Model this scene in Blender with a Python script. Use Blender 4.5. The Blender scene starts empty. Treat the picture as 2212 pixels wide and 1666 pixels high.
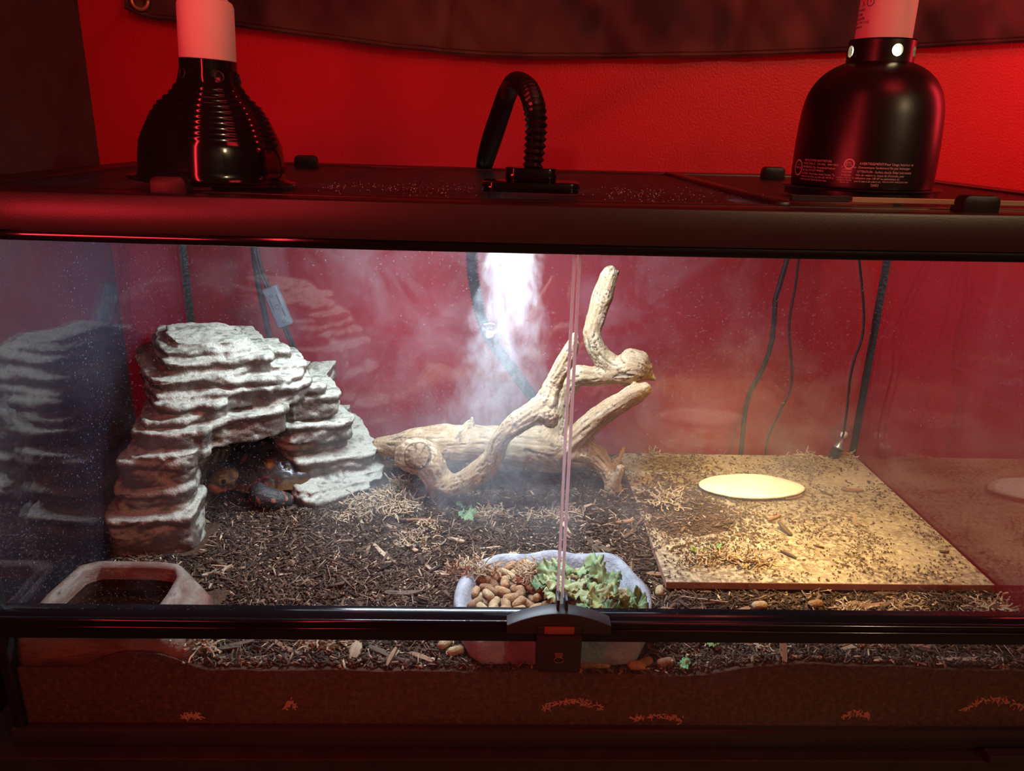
import bpy, bmesh, math, random
import numpy as np
from mathutils import Vector, Matrix, noise as mn
from mathutils.kdtree import KDTree

random.seed(7)
rng = np.random.default_rng(7)
SC = bpy.context.scene
COL = SC.collection

# ------------------------------------------------------------------ camera
CAM = Vector((-0.0796, -0.7205, 0.6819))
PITCH, YAW, ROLL, FPX = 0.32341, 0.029653, 0.026012, 1675.8
_f = Vector((math.sin(YAW) * math.cos(PITCH), math.cos(YAW) * math.cos(PITCH), -math.sin(PITCH)))
_r0 = _f.cross(Vector((0, 0, 1))).normalized()
_u0 = _r0.cross(_f)
_r = _r0 * math.cos(ROLL) + _u0 * math.sin(ROLL)
_u = _u0 * math.cos(ROLL) - _r0 * math.sin(ROLL)
cam = bpy.data.objects.new('camera', bpy.data.cameras.new('camera'))
COL.objects.link(cam)
cam.matrix_world = Matrix(((_r.x, _u.x, -_f.x, CAM.x), (_r.y, _u.y, -_f.y, CAM.y), (_r.z, _u.z, -_f.z, CAM.z), (0, 0, 0, 1)))
cam.data.sensor_fit = 'HORIZONTAL'
cam.data.sensor_width = 36.0
cam.data.lens = 36.0 * FPX / 2212.0
cam.data.clip_start = 0.02
SC.camera = cam

# ------------------------------------------------------------------ world, exposure, lights
w = bpy.data.worlds.new('world'); SC.world = w; w.use_nodes = True
w.node_tree.nodes['Background'].inputs[0].default_value = (0.9, 0.55, 0.42, 1)
w.node_tree.nodes['Background'].inputs[1].default_value = 0.008
SC.view_settings.view_transform = 'Standard'
SC.view_settings.look = 'None'
SC.view_settings.gamma = 1.0
SC.view_settings.use_curve_mapping = False
SC.view_settings.exposure = 0.0
cy = SC.cycles
cy.max_bounces = 8; cy.diffuse_bounces = 3; cy.glossy_bounces = 4; cy.transmission_bounces = 4
cy.transparent_max_bounces = 24; cy.volume_bounces = 0
cy.caustics_reflective = False; cy.caustics_refractive = False
cy.sample_clamp_indirect = 3.0
cy.use_adaptive_sampling = True; cy.adaptive_threshold = 0.03
cy.use_denoising = True
cy.volume_step_rate = 1.0; cy.volume_max_steps = 128


def light(name, kind, loc, power, color, aim=None, **kw):
    l = bpy.data.lights.new(name, kind)
    l.energy = power; l.color = color
    for k, v in kw.items():
        setattr(l, k, v)
    o = bpy.data.objects.new(name, l); COL.objects.link(o)
    o.location = loc
    if aim is not None:
        o.rotation_euler = (Vector(aim) - Vector(loc)).to_track_quat('-Z', 'Y').to_euler()
    return o


COOL = (0.72, 0.86, 1.0); WARM = (1.0, 0.67, 0.20); RED = (1.0, 0.03, 0.045)
# the cool LED bar under the screen lid
light('led_light', 'AREA', (-0.12, 0.34, 0.588), 7.6, COOL, (-0.12, 0.33, 0), shape='RECTANGLE', size=0.40, size_y=0.03)
light('fog_fill_light', 'AREA', (-0.057, 0.137, 0.594), 0.42, COOL, (-0.062, 0.22, 0.3), shape='DISK', size=0.07, spread=math.radians(62))  # added disc lamp, not the bar, that whitens the top of the fog
# the warm basking bulb in the right hand dome
light('basking_light', 'SPOT', (0.325, 0.20, 0.640), 120.0, WARM, (0.385, 0.40, 0.1), spot_size=math.radians(74), spot_blend=1.0, shadow_soft_size=0.03)
# red LED strips of the room and one warm room bulb
light('red_strip_light', 'AREA', (-0.44, -0.60, 1.11), 3.6, RED, (-0.30, 0.3, 1.00), shape='RECTANGLE', size=0.022, size_y=0.96)
light('red_side_strip', 'AREA', (-0.775, -0.82, 0.575), 7.0, RED, (0.4, -0.82, 0.60), shape='RECTANGLE', size=0.75, size_y=0.05)
light('red_wall_light', 'AREA', (1.25, 0.36, 0.95), 4.0, RED, (0.5, 0.74, 0.72), shape='RECTANGLE', size=0.06, size_y=0.5)
light('red_side_light', 'AREA', (0.50, -0.42, 1.50), 2.6, RED, (-0.15, 0.74, 0.68), shape='RECTANGLE', size=0.35, size_y=0.35)
light('room_bulb', 'POINT', (1.7, -2.4, 1.75), 42.0, (1.0, 0.74, 0.42), shadow_soft_size=0.05)


# ------------------------------------------------------------------ pixel helpers (2212 x 1666 frame -> point in the tank)
def ray(px, py):
    return (_f * FPX + _r * (px - 1106) - _u * (py - 833)).normalized()


def at(px, py, Y):
    d = ray(px, py)
    return CAM + d * ((Y - CAM.y) / d.y)


def on(px, py, z):
    d = ray(px, py)
    return CAM + d * ((z - CAM.z) / d.z)


def pxm(p):
    return (Vector(p) - CAM).dot(_f) / FPX      # metres per pixel at p


def nz(x, y, z=0.0, s=1.0):
    return mn.noise(Vector((x * s, y * s, z * s)))


# ------------------------------------------------------------------ materials
MATS = {}


class NT:
    def __init__(self, m):
        m.use_nodes = True
        self.t = m.node_tree; self.n = self.t.nodes; self.n.clear()
        self.out = self.n.new('ShaderNodeOutputMaterial')

    def node(self, typ, **kw):
        nd = self.n.new(typ)
        for k, v in kw.items():
            if k.startswith('i_'):
                key = k[2:]
                nd.inputs[int(key) if key.isdigit() else key.replace('_', ' ')].default_value = v
            else:
                setattr(nd, k, v)
        return nd

    def link(self, a, b):
        self.t.links.new(a, b)

    def math(self, op, a, b=None, clamp=False):
        nd = self.n.new('ShaderNodeMath'); nd.operation = op; nd.use_clamp = clamp
        for i, v in enumerate((a, b)):
            if v is None: continue
            if isinstance(v, (int, float)): nd.inputs[i].default_value = v
            else: self.link(v, nd.inputs[i])
        return nd.outputs[0]

    def ramp(self, fac, stops):
        nd = self.n.new('ShaderNodeValToRGB')
        el = nd.color_ramp.elements
        while len(el) < len(stops): el.new(0.5)
        for e, (p, c) in zip(el, stops):
            e.position = p; e.color = (c[0], c[1], c[2], 1) if not isinstance(c, (int, float)) else (c, c, c, 1)
        self.link(fac, nd.inputs[0])
        return nd.outputs[0]

    def coord(self, scale=(1, 1, 1), kind='Object'):
        tc = self.n.new('ShaderNodeTexCoord'); mp = self.n.new('ShaderNodeMapping')
        mp.inputs['Scale'].default_value = scale
        self.link(tc.outputs[kind], mp.inputs[0])
        return mp.outputs[0]

    def noise(self, vec, scale, detail=4, rough=0.55, dist=0.0):
        nd = self.n.new('ShaderNodeTexNoise')
        nd.inputs['Scale'].default_value = scale; nd.inputs['Detail'].default_value = detail
        nd.inputs['Roughness'].default_value = rough; nd.inputs['Distortion'].default_value = dist
        self.link(vec, nd.inputs['Vector'])
        return nd.outputs[0]


def plain(name, col, rough=0.5, spec=0.5, metal=0.0, bump=0.0, bscale=80, var=0.0, vscale=30, coat=0.0, trans=0.0):
    if name in MATS: return MATS[name]
    m = bpy.data.materials.new(name); N = NT(m)
    b = N.node('ShaderNodeBsdfPrincipled')
    b.inputs['Base Color'].default_value = (*col, 1); b.inputs['Roughness'].default_value = rough
    b.inputs['Specular IOR Level'].default_value = spec; b.inputs['Metallic'].default_value = metal
    b.inputs['Coat Weight'].default_value = coat
    v = N.coord()
    if var > 0:
        f = N.noise(v, vscale, 5)
        N.link(N.ramp(f, [(0.3, [c * (1 - var) for c in col]), (0.7, [min(1, c * (1 + var)) for c in col])]), b.inputs['Base Color'])
    if bump > 0:
        bp = N.node('ShaderNodeBump'); bp.inputs['Strength'].default_value = min(1, bump); bp.inputs['Distance'].default_value = 0.004
        N.link(N.noise(v, bscale, 5), bp.inputs['Height']); N.link(bp.outputs[0], b.inputs['Normal'])
    N.link(b.outputs[0], N.out.inputs[0])
    MATS[name] = m
    return m


def emis(name, col, s):
    m = bpy.data.materials.new(name); N = NT(m)
    e = N.node('ShaderNodeEmission'); e.inputs[0].default_value = (*col, 1); e.inputs[1].default_value = s
    N.link(e.outputs[0], N.out.inputs[0])
    return m


def glass(name, tint=(0.97, 0.98, 0.98), dust=0.0, dscale=260.0, smudge=0.0, refl=1.0, dcol=(0.85, 0.88, 0.95), veil=0.0, top=0.0):
    m = bpy.data.materials.new(name); N = NT(m)
    tr = N.node('ShaderNodeBsdfTransparent'); tr.inputs[0].default_value = (*tint, 1)
    gl = N.node('ShaderNodeBsdfGlossy'); gl.inputs['Roughness'].default_value = 0.0
    lw = N.node('ShaderNodeLayerWeight'); lw.inputs[0].default_value = 0.5
    f = N.math('POWER', lw.outputs['Facing'], 5.0)
    f = N.math('ADD', N.math('MULTIPLY', f, 0.94), 0.045 * refl, True)
    mx = N.node('ShaderNodeMixShader')
    N.link(f, mx.inputs[0]); N.link(tr.outputs[0], mx.inputs[1]); N.link(gl.outputs[0], mx.inputs[2])
    res = mx.outputs[0]
    if dust > 0 or smudge > 0 or veil > 0:
        v = N.coord()
        spots = N.ramp(N.noise(v, dscale, 1, 0.5), [(0.68, 0.0), (0.76, 1.0)])
        patch = N.ramp(N.noise(v, 5.0, 1, 0.6), [(0.40, 0.15), (0.66, 1.0)])
        a = N.math('MULTIPLY', N.math('MULTIPLY', spots, patch), dust)
        cl = N.ramp(N.noise(v, 9.0, 4, 0.62, 0.6), [(0.44, 0.0), (0.72, 1.0)])
        a = N.math('ADD', N.math('ADD', a, veil), N.math('MULTIPLY', cl, smudge), True)
        if top > 0:      # cool LED glow on the upper pane, painted as a pale film
            sz_ = N.node('ShaderNodeSeparateXYZ'); N.link(v, sz_.inputs[0])
            a = N.math('ADD', a, N.math('MULTIPLY', N.math('MULTIPLY', N.math('SUBTRACT', sz_.outputs[2], 0.30), 3.6, True), top), True)
        d1 = N.node('ShaderNodeBsdfDiffuse'); d1.inputs[0].default_value = (*dcol, 1)
        d2 = N.node('ShaderNodeBsdfTranslucent'); d2.inputs[0].default_value = (*dcol, 1)
        ad = N.node('ShaderNodeMixShader'); ad.inputs[0].default_value = 0.5
        N.link(d1.outputs[0], ad.inputs[1]); N.link(d2.outputs[0], ad.inputs[2])
        m2 = N.node('ShaderNodeMixShader')
        N.link(a, m2.inputs[0]); N.link(res, m2.inputs[1]); N.link(ad.outputs[0], m2.inputs[2])
        res = m2.outputs[0]
    N.link(res, N.out.inputs[0])
    return m


def vcol(name, rough=0.8, bump=0.0, bscale=300, spec=0.3, speck=0.0, trans=0.0):
    """material that takes its colour from the per-point attribute 'tint'"""
    m = bpy.data.materials.new(name); N = NT(m)
    b = N.node('ShaderNodeBsdfPrincipled'); b.inputs['Roughness'].default_value = rough
    b.inputs['Specular IOR Level'].default_value = spec
    a = N.node('ShaderNodeAttribute'); a.attribute_name = 'tint'
    colr = a.outputs['Color']
    if speck:
        g = N.ramp(N.noise(N.coord(), 620, 4, 0.7), [(0.36, 1 - speck), (0.60, 1.0)])
        mxc = N.node('ShaderNodeMix'); mxc.data_type = 'RGBA'; mxc.blend_type = 'MULTIPLY'; mxc.inputs[0].default_value = 1.0
        N.link(colr, mxc.inputs[6]); N.link(g, mxc.inputs[7]); colr = mxc.outputs[2]
    N.link(colr, b.inputs['Base Color'])
    if bump:
        bp = N.node('ShaderNodeBump'); bp.inputs['Strength'].default_value = bump; bp.inputs['Distance'].default_value = 0.002
        N.link(N.noise(N.coord(), bscale, 4), bp.inputs['Height']); N.link(bp.outputs[0], b.inputs['Normal'])
    res = b.outputs[0]
    if trans:
        t = N.node('ShaderNodeBsdfTranslucent'); N.link(a.outputs['Color'], t.inputs[0])
        mx = N.node('ShaderNodeMixShader'); mx.inputs[0].default_value = trans
        N.link(res, mx.inputs[1]); N.link(t.outputs[0], mx.inputs[2]); res = mx.outputs[0]
    N.link(res, N.out.inputs[0])
    return m


black_gloss = plain('black_gloss', (0.006, 0.006, 0.007), 0.11, 0.5)
black_satin = plain('black_satin', (0.012, 0.011, 0.011), 0.38, 0.4, bump=0.08, bscale=900)
black_matte = plain('black_matte', (0.016, 0.014, 0.014), 0.6, 0.3)
frame_mat = plain('frame_plastic', (0.028, 0.021, 0.021), 0.34, 0.5, bump=0.06, bscale=700)
rubber = plain('rubber', (0.02, 0.022, 0.024), 0.45, 0.4)
silicone = plain('silicone', (0.012, 0.012, 0.014), 0.4, 0.4, bump=0.3, bscale=150)


# ------------------------------------------------------------------ object helpers
def link(name, me, mat=None, parent=None, smooth=False):
    o = bpy.data.objects.new(name, me); COL.objects.link(o)
    if mat is not None:
        for mm in (mat if isinstance(mat, (list, tuple)) else [mat]):
            me.materials.append(mm)
    if smooth:
        me.polygons.foreach_set('use_smooth', [True] * len(me.polygons))
    if parent is not None:
        o.parent = parent
        base = parent
        while base.parent is not None: base = base.parent
        if parent is base:
            o.location = -Vector(parent.location)      # meshes are written in world coordinates
    return o


def obj(name, bm, mat=None, parent=None, smooth=False):
    me = bpy.data.meshes.new(name); bm.to_mesh(me); bm.free()
    return link(name, me, mat, parent, smooth)


def tag(o, label=None, cat=None, group=None, kind=None):
    if label: o['label'] = label
    if cat: o['category'] = cat
    if group: o['group'] = group
    if kind: o['kind'] = kind
    return o


def thing(name, label, cat, loc=(0, 0, 0), group=None):
    o = bpy.data.objects.new(name, None); COL.objects.link(o)
    o.location = loc; o.empty_display_size = 0.02
    return tag(o, label, cat, group)


def auto_smooth(o, ang=40):
    me = o.data
    me.polygons.foreach_set('use_smooth', [True] * len(me.polygons))
    me.set_sharp_from_angle(angle=math.radians(ang))
    return o


def box(bm, x0, x1, y0, y1, z0, z1, bev=0.0, seg=2):
    vs = [bm.verts.new(p) for p in ((x0, y0, z0), (x1, y0, z0), (x1, y1, z0), (x0, y1, z0), (x0, y0, z1), (x1, y0, z1), (x1, y1, z1), (x0, y1, z1))]
    fs = [bm.faces.new([vs[i] for i in q]) for q in ((3, 2, 1, 0), (4, 5, 6, 7), (0, 1, 5, 4), (1, 2, 6, 5), (2, 3, 7, 6), (3, 0, 4, 7))]
    if bev > 0:
        ed = list({e for f in fs for e in f.edges})
        bmesh.ops.bevel(bm, geom=ed, offset=bev, segments=seg, profile=0.5, affect='EDGES')
    return bm


def bbox(*a, **k):
    return box(bmesh.new(), *a, **k)


def prism(bm, poly, h0, h1, axis='z', bev=0.0, seg=2):
    """extrude a 2D polygon; axis z: poly in xy, axis y: poly in xz, axis x: poly in yz"""
    def P(a, b, h):
        return {'z': (a, b, h), 'y': (a, h, b), 'x': (h, a, b)}[axis]
    lo = [bm.verts.new(P(a, b, h0)) for a, b in poly]
    hi = [bm.verts.new(P(a, b, h1)) for a, b in poly]
    n = len(poly)
    fs = [bm.faces.new(lo), bm.faces.new(hi[::-1])]
    for i in range(n):
        fs.append(bm.faces.new((lo[i], hi[i], hi[(i + 1) % n], lo[(i + 1) % n])))
    bmesh.ops.recalc_face_normals(bm, faces=fs)
    if bev > 0:
        ed = list({e for f in fs[:2] for e in f.edges})
        bmesh.ops.bevel(bm, geom=ed, offset=bev, segments=seg, profile=0.5, affect='EDGES')
    return bm


def lathe(bm, prof, n=48, c=(0, 0, 0), cap0=False, cap1=False):
    rings = []
    for r_, z_ in prof:
        rings.append([bm.verts.new((c[0] + r_ * math.cos(2 * math.pi * i / n), c[1] + r_ * math.sin(2 * math.pi * i / n), c[2] + z_)) for i in range(n)])
    for a, b in zip(rings, rings[1:]):
        for i in range(n):
            bm.faces.new((a[i], a[(i + 1) % n], b[(i + 1) % n], b[i]))
    if cap0: bm.faces.new(rings[0][::-1])
    if cap1: bm.faces.new(rings[-1])
    return bm


def spline(pts, n):
    """Catmull-Rom through rows of numbers, n samples per span"""
    P = np.array(pts, float)
    P = np.vstack([2 * P[0] - P[1], P, 2 * P[-1] - P[-2]])
    out = []
    for i in range(1, len(P) - 2):
        for k in range(n):
            t = k / n
            a, b, c, d = P[i - 1], P[i], P[i + 1], P[i + 2]
            out.append(0.5 * (2 * b + (c - a) * t + (2 * a - 5 * b + 4 * c - d) * t * t + (3 * b - a - 3 * c + d) * t ** 3))
    out.append(P[-2])
    return np.array(out)


def tube(bm, pts, rad, n=10, cap=True, round_ends=False, flat=1.0):
    pts = [Vector(p) for p in pts]
    m = len(pts)
    if isinstance(rad, (int, float)): rad = [rad] * m
    rad = list(rad)
    if round_ends:
        d0 = (pts[0] - pts[1]).normalized(); d1 = (pts[-1] - pts[-2]).normalized()
        pre = [(pts[0] + d0 * rad[0] * s, rad[0] * math.sqrt(max(0.02, 1 - s * s))) for s in (0.97, 0.75, 0.4)]
        post = [(pts[-1] + d1 * rad[-1] * s, rad[-1] * math.sqrt(max(0.02, 1 - s * s))) for s in (0.4, 0.75, 0.97)]
        pts = [p for p, _ in pre] + pts + [p for p, _ in post]
        rad = [q for _, q in pre] + rad + [q for _, q in post]
        m = len(pts)
    t0 = (pts[1] - pts[0]).normalized()
    ref = Vector((0, 0, 1)) if abs(t0.z) < 0.9 else Vector((1, 0, 0))
    u = t0.cross(ref).normalized()
    rings = []
    for i in range(m):
        t = (pts[min(i + 1, m - 1)] - pts[max(i - 1, 0)]).normalized()
        u = (u - t * u.dot(t)).normalized()
        v = t.cross(u)
        rings.append([bm.verts.new(pts[i] + (u * math.cos(2 * math.pi * k / n) + v * flat * math.sin(2 * math.pi * k / n)) * rad[i]) for k in range(n)])
    for a, b in zip(rings, rings[1:]):
        for k in range(n):
            bm.faces.new((a[k], a[(k + 1) % n], b[(k + 1) % n], b[k]))
    if cap:
        bm.faces.new(rings[0][::-1]); bm.faces.new(rings[-1])
    return bm


def evaluated(o):
    dg = bpy.context.evaluated_depsgraph_get()
    me = bpy.data.meshes.new_from_object(o.evaluated_get(dg))
    bpy.data.objects.remove(o)
    return me


def remeshed(bm, voxel):
    me = bpy.data.meshes.new('raw'); bm.to_mesh(me); bm.free()
    o = bpy.data.objects.new('raw', me); COL.objects.link(o)
    md = o.modifiers.new('r', 'REMESH'); md.mode = 'VOXEL'; md.voxel_size = voxel
    return evaluated(o)


def coords(me):
    a = np.empty(len(me.vertices) * 3); me.vertices.foreach_get('co', a)
    return a.reshape(-1, 3)


def normals(me):
    a = np.empty(len(me.vertices) * 3); me.vertices.foreach_get('normal', a)
    return a.reshape(-1, 3)


def put(me, co):
    me.vertices.foreach_set('co', np.ascontiguousarray(co, float).ravel()); me.update()


def tint(me, cols):
    a = me.attributes.new('tint', 'FLOAT_COLOR', 'POINT')
    c = np.ones((len(me.vertices), 4), np.float32); c[:, :3] = cols
    a.data.foreach_set('color', c.ravel())


def fast_mesh(name, V, F):
    """V (n,3), F (m,4) int arrays"""
    me = bpy.data.meshes.new(name)
    me.vertices.add(len(V)); me.vertices.foreach_set('co', np.ascontiguousarray(V, np.float32).ravel())
    me.loops.add(F.size); me.loops.foreach_set('vertex_index', np.ascontiguousarray(F, np.int32).ravel())
    me.polygons.add(len(F))
    me.polygons.foreach_set('loop_start', np.arange(0, F.size, F.shape[1], dtype=np.int32))
    me.update(calc_edges=True); me.validate()
    return me


# ------------------------------------------------------------------ setting: the room
def wall_material():
    m = bpy.data.materials.new('red_wall_paint'); N = NT(m)
    b = N.node('ShaderNodeBsdfPrincipled'); b.inputs['Roughness'].default_value = 0.42
    b.inputs['Specular IOR Level'].default_value = 0.35
    v = N.coord()
    N.link(N.ramp(N.noise(v, 3.0, 3), [(0.3, (0.50, 0.010, 0.022)), (0.7, (0.60, 0.014, 0.030))]), b.inputs['Base Color'])
    bp = N.node('ShaderNodeBump'); bp.inputs['Strength'].default_value = 0.35; bp.inputs['Distance'].default_value = 0.002
    N.link(N.noise(v, 260, 2, 0.4), bp.inputs['Height']); N.link(bp.outputs[0], b.inputs['Normal'])
    N.link(b.outputs[0], N.out.inputs[0])
    return m


YW = 0.75
XL = -0.79
redwall = wall_material()
charcoal = plain('charcoal_paint', (0.055, 0.046, 0.045), 0.6, 0.3, bump=0.25, bscale=120, var=0.15)
tag(obj('wall_back', bbox(XL - 0.1, 2.0, YW, YW + 0.1, -0.8, 1.9), redwall), 'red painted wall with orange peel texture behind the tank', kind='structure')
tag(obj('wall_left', bbox(XL - 0.1, XL, -3.2, YW, -0.8, 1.9), charcoal), 'charcoal wall at the left', kind='structure')
tag(obj('wall_right', bbox(2.0, 2.1, -3.2, YW + 0.1, -0.8, 1.9), plain('grey_paint', (0.20, 0.17, 0.16), 0.7)), 'grey wall at the right', kind='structure')
tag(obj('wall_front', bbox(XL - 0.1, 2.1, -3.3, -3.2, -0.8, 1.9), MATS['grey_paint']), 'grey wall behind the viewer', kind='structure')
tag(obj('floor', bbox(XL - 0.1, 2.1, -3.3, YW + 0.1, -0.9, -0.8), plain('floor_wood', (0.30, 0.20, 0.13), 0.5, var=0.3)), 'dark wooden floor', kind='structure')
tag(obj('ceiling', bbox(XL - 0.1, 2.1, -3.3, YW + 0.1, 1.9, 2.0), plain('ceiling_paint', (0.3, 0.28, 0.27), 0.8)), 'pale ceiling', kind='structure')

# ------------------------------------------------------------------ stand
st = thing('tank_stand', 'black wooden cabinet stand that carries the glass terrarium', 'cabinet', (0, 0.3, -0.8))
stand_mat = plain('stand_wood', (0.022, 0.018, 0.015), 0.5, 0.35, bump=0.1, bscale=60, var=0.2)
obj('top_board', bbox(-0.66, 0.70, -0.022, 0.64, -0.030, -0.0005, bev=0.0015), stand_mat, st)
obj('body', bbox(-0.65, 0.69, -0.012, 0.63, -0.80, -0.032), stand_mat, st)
obj('corner_block', bbox(0.50, 0.70, -0.026, -0.012, -0.0004, 0.010, bev=0.001), stand_mat, st)

# ------------------------------------------------------------------ terrarium
T = thing('glass_terrarium', 'large black framed glass terrarium with two hinged front doors', 'terrarium', (0, 0.305, 0))
HW, DP, HT = 0.61, 0.61, 0.618


def sag(bm, amt=0.0035):
    for v_ in bm.verts:
        v_.co.z -= amt * max(0, 1 - (v_.co.x / 0.61) ** 2)
    return bm


def long_box(x0, x1, y0, y1, z0, z1, bev, cuts=10):
    bm = bbox(x0, x1, y0, y1, z0, z1, bev=bev)
    ed = [e for e in bm.edges if abs(e.verts[0].co.x - e.verts[1].co.x) > 0.8 * abs(x1 - x0)]
    bmesh.ops.subdivide_edges(bm, edges=ed, cuts=cuts, use_grid_fill=True)
    return bm


# base frame
fr = auto_smooth(obj('base_frame', bbox(-HW - 0.003, HW + 0.003, -0.005, 0.012, 0.0, 0.024, bev=0.003), frame_mat, T))
for nm, a in (('base_frame', (-HW - 0.003, HW + 0.003, DP - 0.012, DP + 0.005, 0, 0.024)), ('base_frame', (-HW - 0.003, -HW + 0.012, 0.012, DP - 0.012, 0, 0.024)), ('base_frame', (HW - 0.012, HW + 0.003, 0.012, DP - 0.012, 0, 0.024))):
    auto_smooth(obj(nm, bbox(*a, bev=0.003), frame_mat, T))
obj('bottom_panel', bbox(-HW + 0.012, HW - 0.012, 0.012, DP - 0.012, 0.004, 0.010), black_matte, T)
# top frame: front rail with a raised lip, back rail, side rails
auto_smooth(obj('top_rail', sag(long_box(-HW - 0.004, HW + 0.004, -0.010, 0.030, 0.583, HT, 0.003)), frame_mat, T))
auto_smooth(obj('top_rail', sag(long_box(-HW - 0.004, HW + 0.004, DP - 0.030, DP + 0.008, 0.583, HT, 0.003)), frame_mat, T))
auto_smooth(obj('top_rail', bbox(-HW - 0.004, -HW + 0.026, 0.031, DP - 0.031, 0.583, HT, bev=0.003), frame_mat, T))
auto_smooth(obj('top_rail', bbox(HW - 0.026, HW + 0.004, 0.031, DP - 0.031, 0.583, HT, bev=0.003), frame_mat, T))
auto_smooth(obj('door_track', sag(long_box(-HW, HW, -0.004, 0.016, 0.5735, 0.5825, 0.001)), black_gloss, T))
# corner posts
for s in (-1, 1):
    x0, x1 = sorted((s * HW, s * (HW - 0.011)))
    auto_smooth(obj('corner_post', bbox(x0, x1, -0.003, 0.013, 0.0245, 0.573, bev=0.002), black_satin, T))


# screen lid
def screen_material():
    m = bpy.data.materials.new('screen_mesh'); N = NT(m)
    tc = N.node('ShaderNodeTexCoord'); sp = N.node('ShaderNodeSeparateXYZ'); N.link(tc.outputs['Object'], sp.inputs[0])
    a = N.math('LESS_THAN', N.math('FRACT', N.math('MULTIPLY', sp.outputs[0], 620.0)), 0.30)
    b = N.math('LESS_THAN', N.math('FRACT', N.math('MULTIPLY', sp.outputs[1], 620.0)), 0.30)
    k = N.math('MAXIMUM', a, b)
    tr = N.node('ShaderNodeBsdfTransparent')
    p = N.node('ShaderNodeBsdfPrincipled'); p.inputs['Base Color'].default_value = (0.02, 0.016, 0.016, 1); p.inputs['Roughness'].default_value = 0.35
    mx = N.node('ShaderNodeMixShader'); N.link(k, mx.inputs[0]); N.link(tr.outputs[0], mx.inputs[1]); N.link(p.outputs[0], mx.inputs[2])
    N.link(mx.outputs[0], N.out.inputs[0])
    return m


SZ = 0.6165
lidm = plain('lid_frame', (0.020, 0.015, 0.015), 0.3, 0.5)
obj('screen_lid', sag(long_box(-HW + 0.04, HW - 0.04, 0.044, DP - 0.044, SZ - 0.0012, SZ, 0.0, 8)), screen_material(), T)
for a in ((-HW + 0.027, HW - 0.027, 0.0315, 0.046, SZ - 0.012, SZ + 0.002), (-HW + 0.027, HW - 0.027, DP - 0.046, DP - 0.0315, SZ - 0.012, SZ + 0.002)):
    auto_smooth(obj('lid_rail', sag(long_box(*a, 0.0015)), lidm, T))
for a in ((-HW + 0.027, -HW + 0.042, 0.0465, DP - 0.0465, SZ - 0.012, SZ + 0.002), (HW - 0.042, HW - 0.027, 0.0465, DP - 0.0465, SZ - 0.012, SZ + 0.002), (0.195, 0.21, 0.0465, DP - 0.0465, SZ - 0.012, SZ + 0.0015)):
    auto_smooth(obj('lid_rail', bbox(*a, bev=0.0015), lidm, T))
o = obj('lid_edge_strip', bbox(0.272, 0.585, 0.0505, 0.056, SZ + 0.002, SZ + 0.0072, bev=0.0006), plain('warm_lit_edge', (0.42, 0.36, 0.20), 0.4, 0.5, metal=0.4), T)  # lid frame edge; warm lamp light is put into its olive colour
tag(o, 'lid frame edge with warm lamp light painted in olive')
o = obj('lid_edge_strip', bbox(0.212, 0.270, 0.0505, 0.057, SZ + 0.002, SZ + 0.0080, bev=0.0006), lidm, T)

# lid clips
for px, py, wpx in ((368, 408, 0.033), (661, 360, 0.034), (1670, 385, 0.034), (2112, 446, 0.036)):
    c = on(px, py, HT - 0.003)
    if py > 400: c = Vector((at(px, py, 0.008).x, 0.006, HT))
    wd = wpx / 2; hh = 0.0175
    poly = [(c.x - wd, HT - 0.004), (c.x + wd, HT - 0.004)]
    for k in range(9):
        a = math.pi * k / 16
        poly.append((c.x + wd - 0.007 + 0.007 * math.cos(a), HT - 0.004 + hh - 0.007 + 0.007 * math.sin(a)))
    for k in range(9):
        a = math.pi / 2 + math.pi * k / 16
        poly.append((c.x - wd + 0.007 + 0.007 * math.cos(a), HT - 0.004 + hh - 0.007 + 0.007 * math.sin(a)))
    bm = prism(bmesh.new(), poly, c.y - 0.004, c.y + 0.012, 'y', bev=0.002)
    box(bm, c.x - wd * 0.8, c.x + wd * 0.8, c.y + 0.010, c.y + 0.022, HT - 0.004, HT + 0.003, bev=0.001)
    auto_smooth(obj('lid_clip', bm, black_satin, T))

# glass
side_glass = glass('side_glass', dust=0.35, dscale=330, smudge=0.015, refl=3.4, veil=0.008, top=0.035, dcol=(0.62, 0.70, 1.0))
side_left = glass('side_glass_left', dust=0.55, dscale=300, smudge=0.012, refl=1.9, veil=0.008, top=0.05, dcol=(0.55, 0.65, 1.0))
back_glass = glass('back_glass', dust=0.30, dscale=200, smudge=0.10, refl=2.0, veil=0.035)  # even veil stands in for haze in the tank air
door_glass = glass('door_glass', dust=0.16, dscale=420, smudge=0.012, refl=0.5)
dam_glass = glass('dam_glass', dust=0.05, dscale=300, smudge=0.006, refl=0.7)
obj('glass_back', bbox(-HW + 0.006, HW - 0.006, DP - 0.006, DP, 0.024, 0.583), back_glass, T)
obj('glass_side', bbox(-HW, -HW + 0.006, 0.014, DP, 0.024, 0.583), side_left, T)
obj('glass_side', bbox(HW - 0.006, HW, 0.014, DP, 0.024, 0.583), side_glass, T)
obj('glass_dam', bbox(-HW + 0.011, HW - 0.011, 0.0, 0.006, 0.024, 0.152), dam_glass, T)
edge_mat = plain('glass_edge', (0.80, 0.84, 0.86), 0.55, 0.3)
Ne = edge_mat.node_tree
_t = Ne.nodes.new('ShaderNodeBsdfTranslucent'); _t.inputs[0].default_value = (0.85, 0.9, 0.92, 1); _m = Ne.nodes.new('ShaderNodeMixShader'); _m.inputs[0].default_value = 0.6
_o = [n_ for n_ in Ne.nodes if n_.type == 'OUTPUT_MATERIAL'][0]; _p = [n_ for n_ in Ne.nodes if n_.type == 'BSDF_PRINCIPLED'][0]
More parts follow.
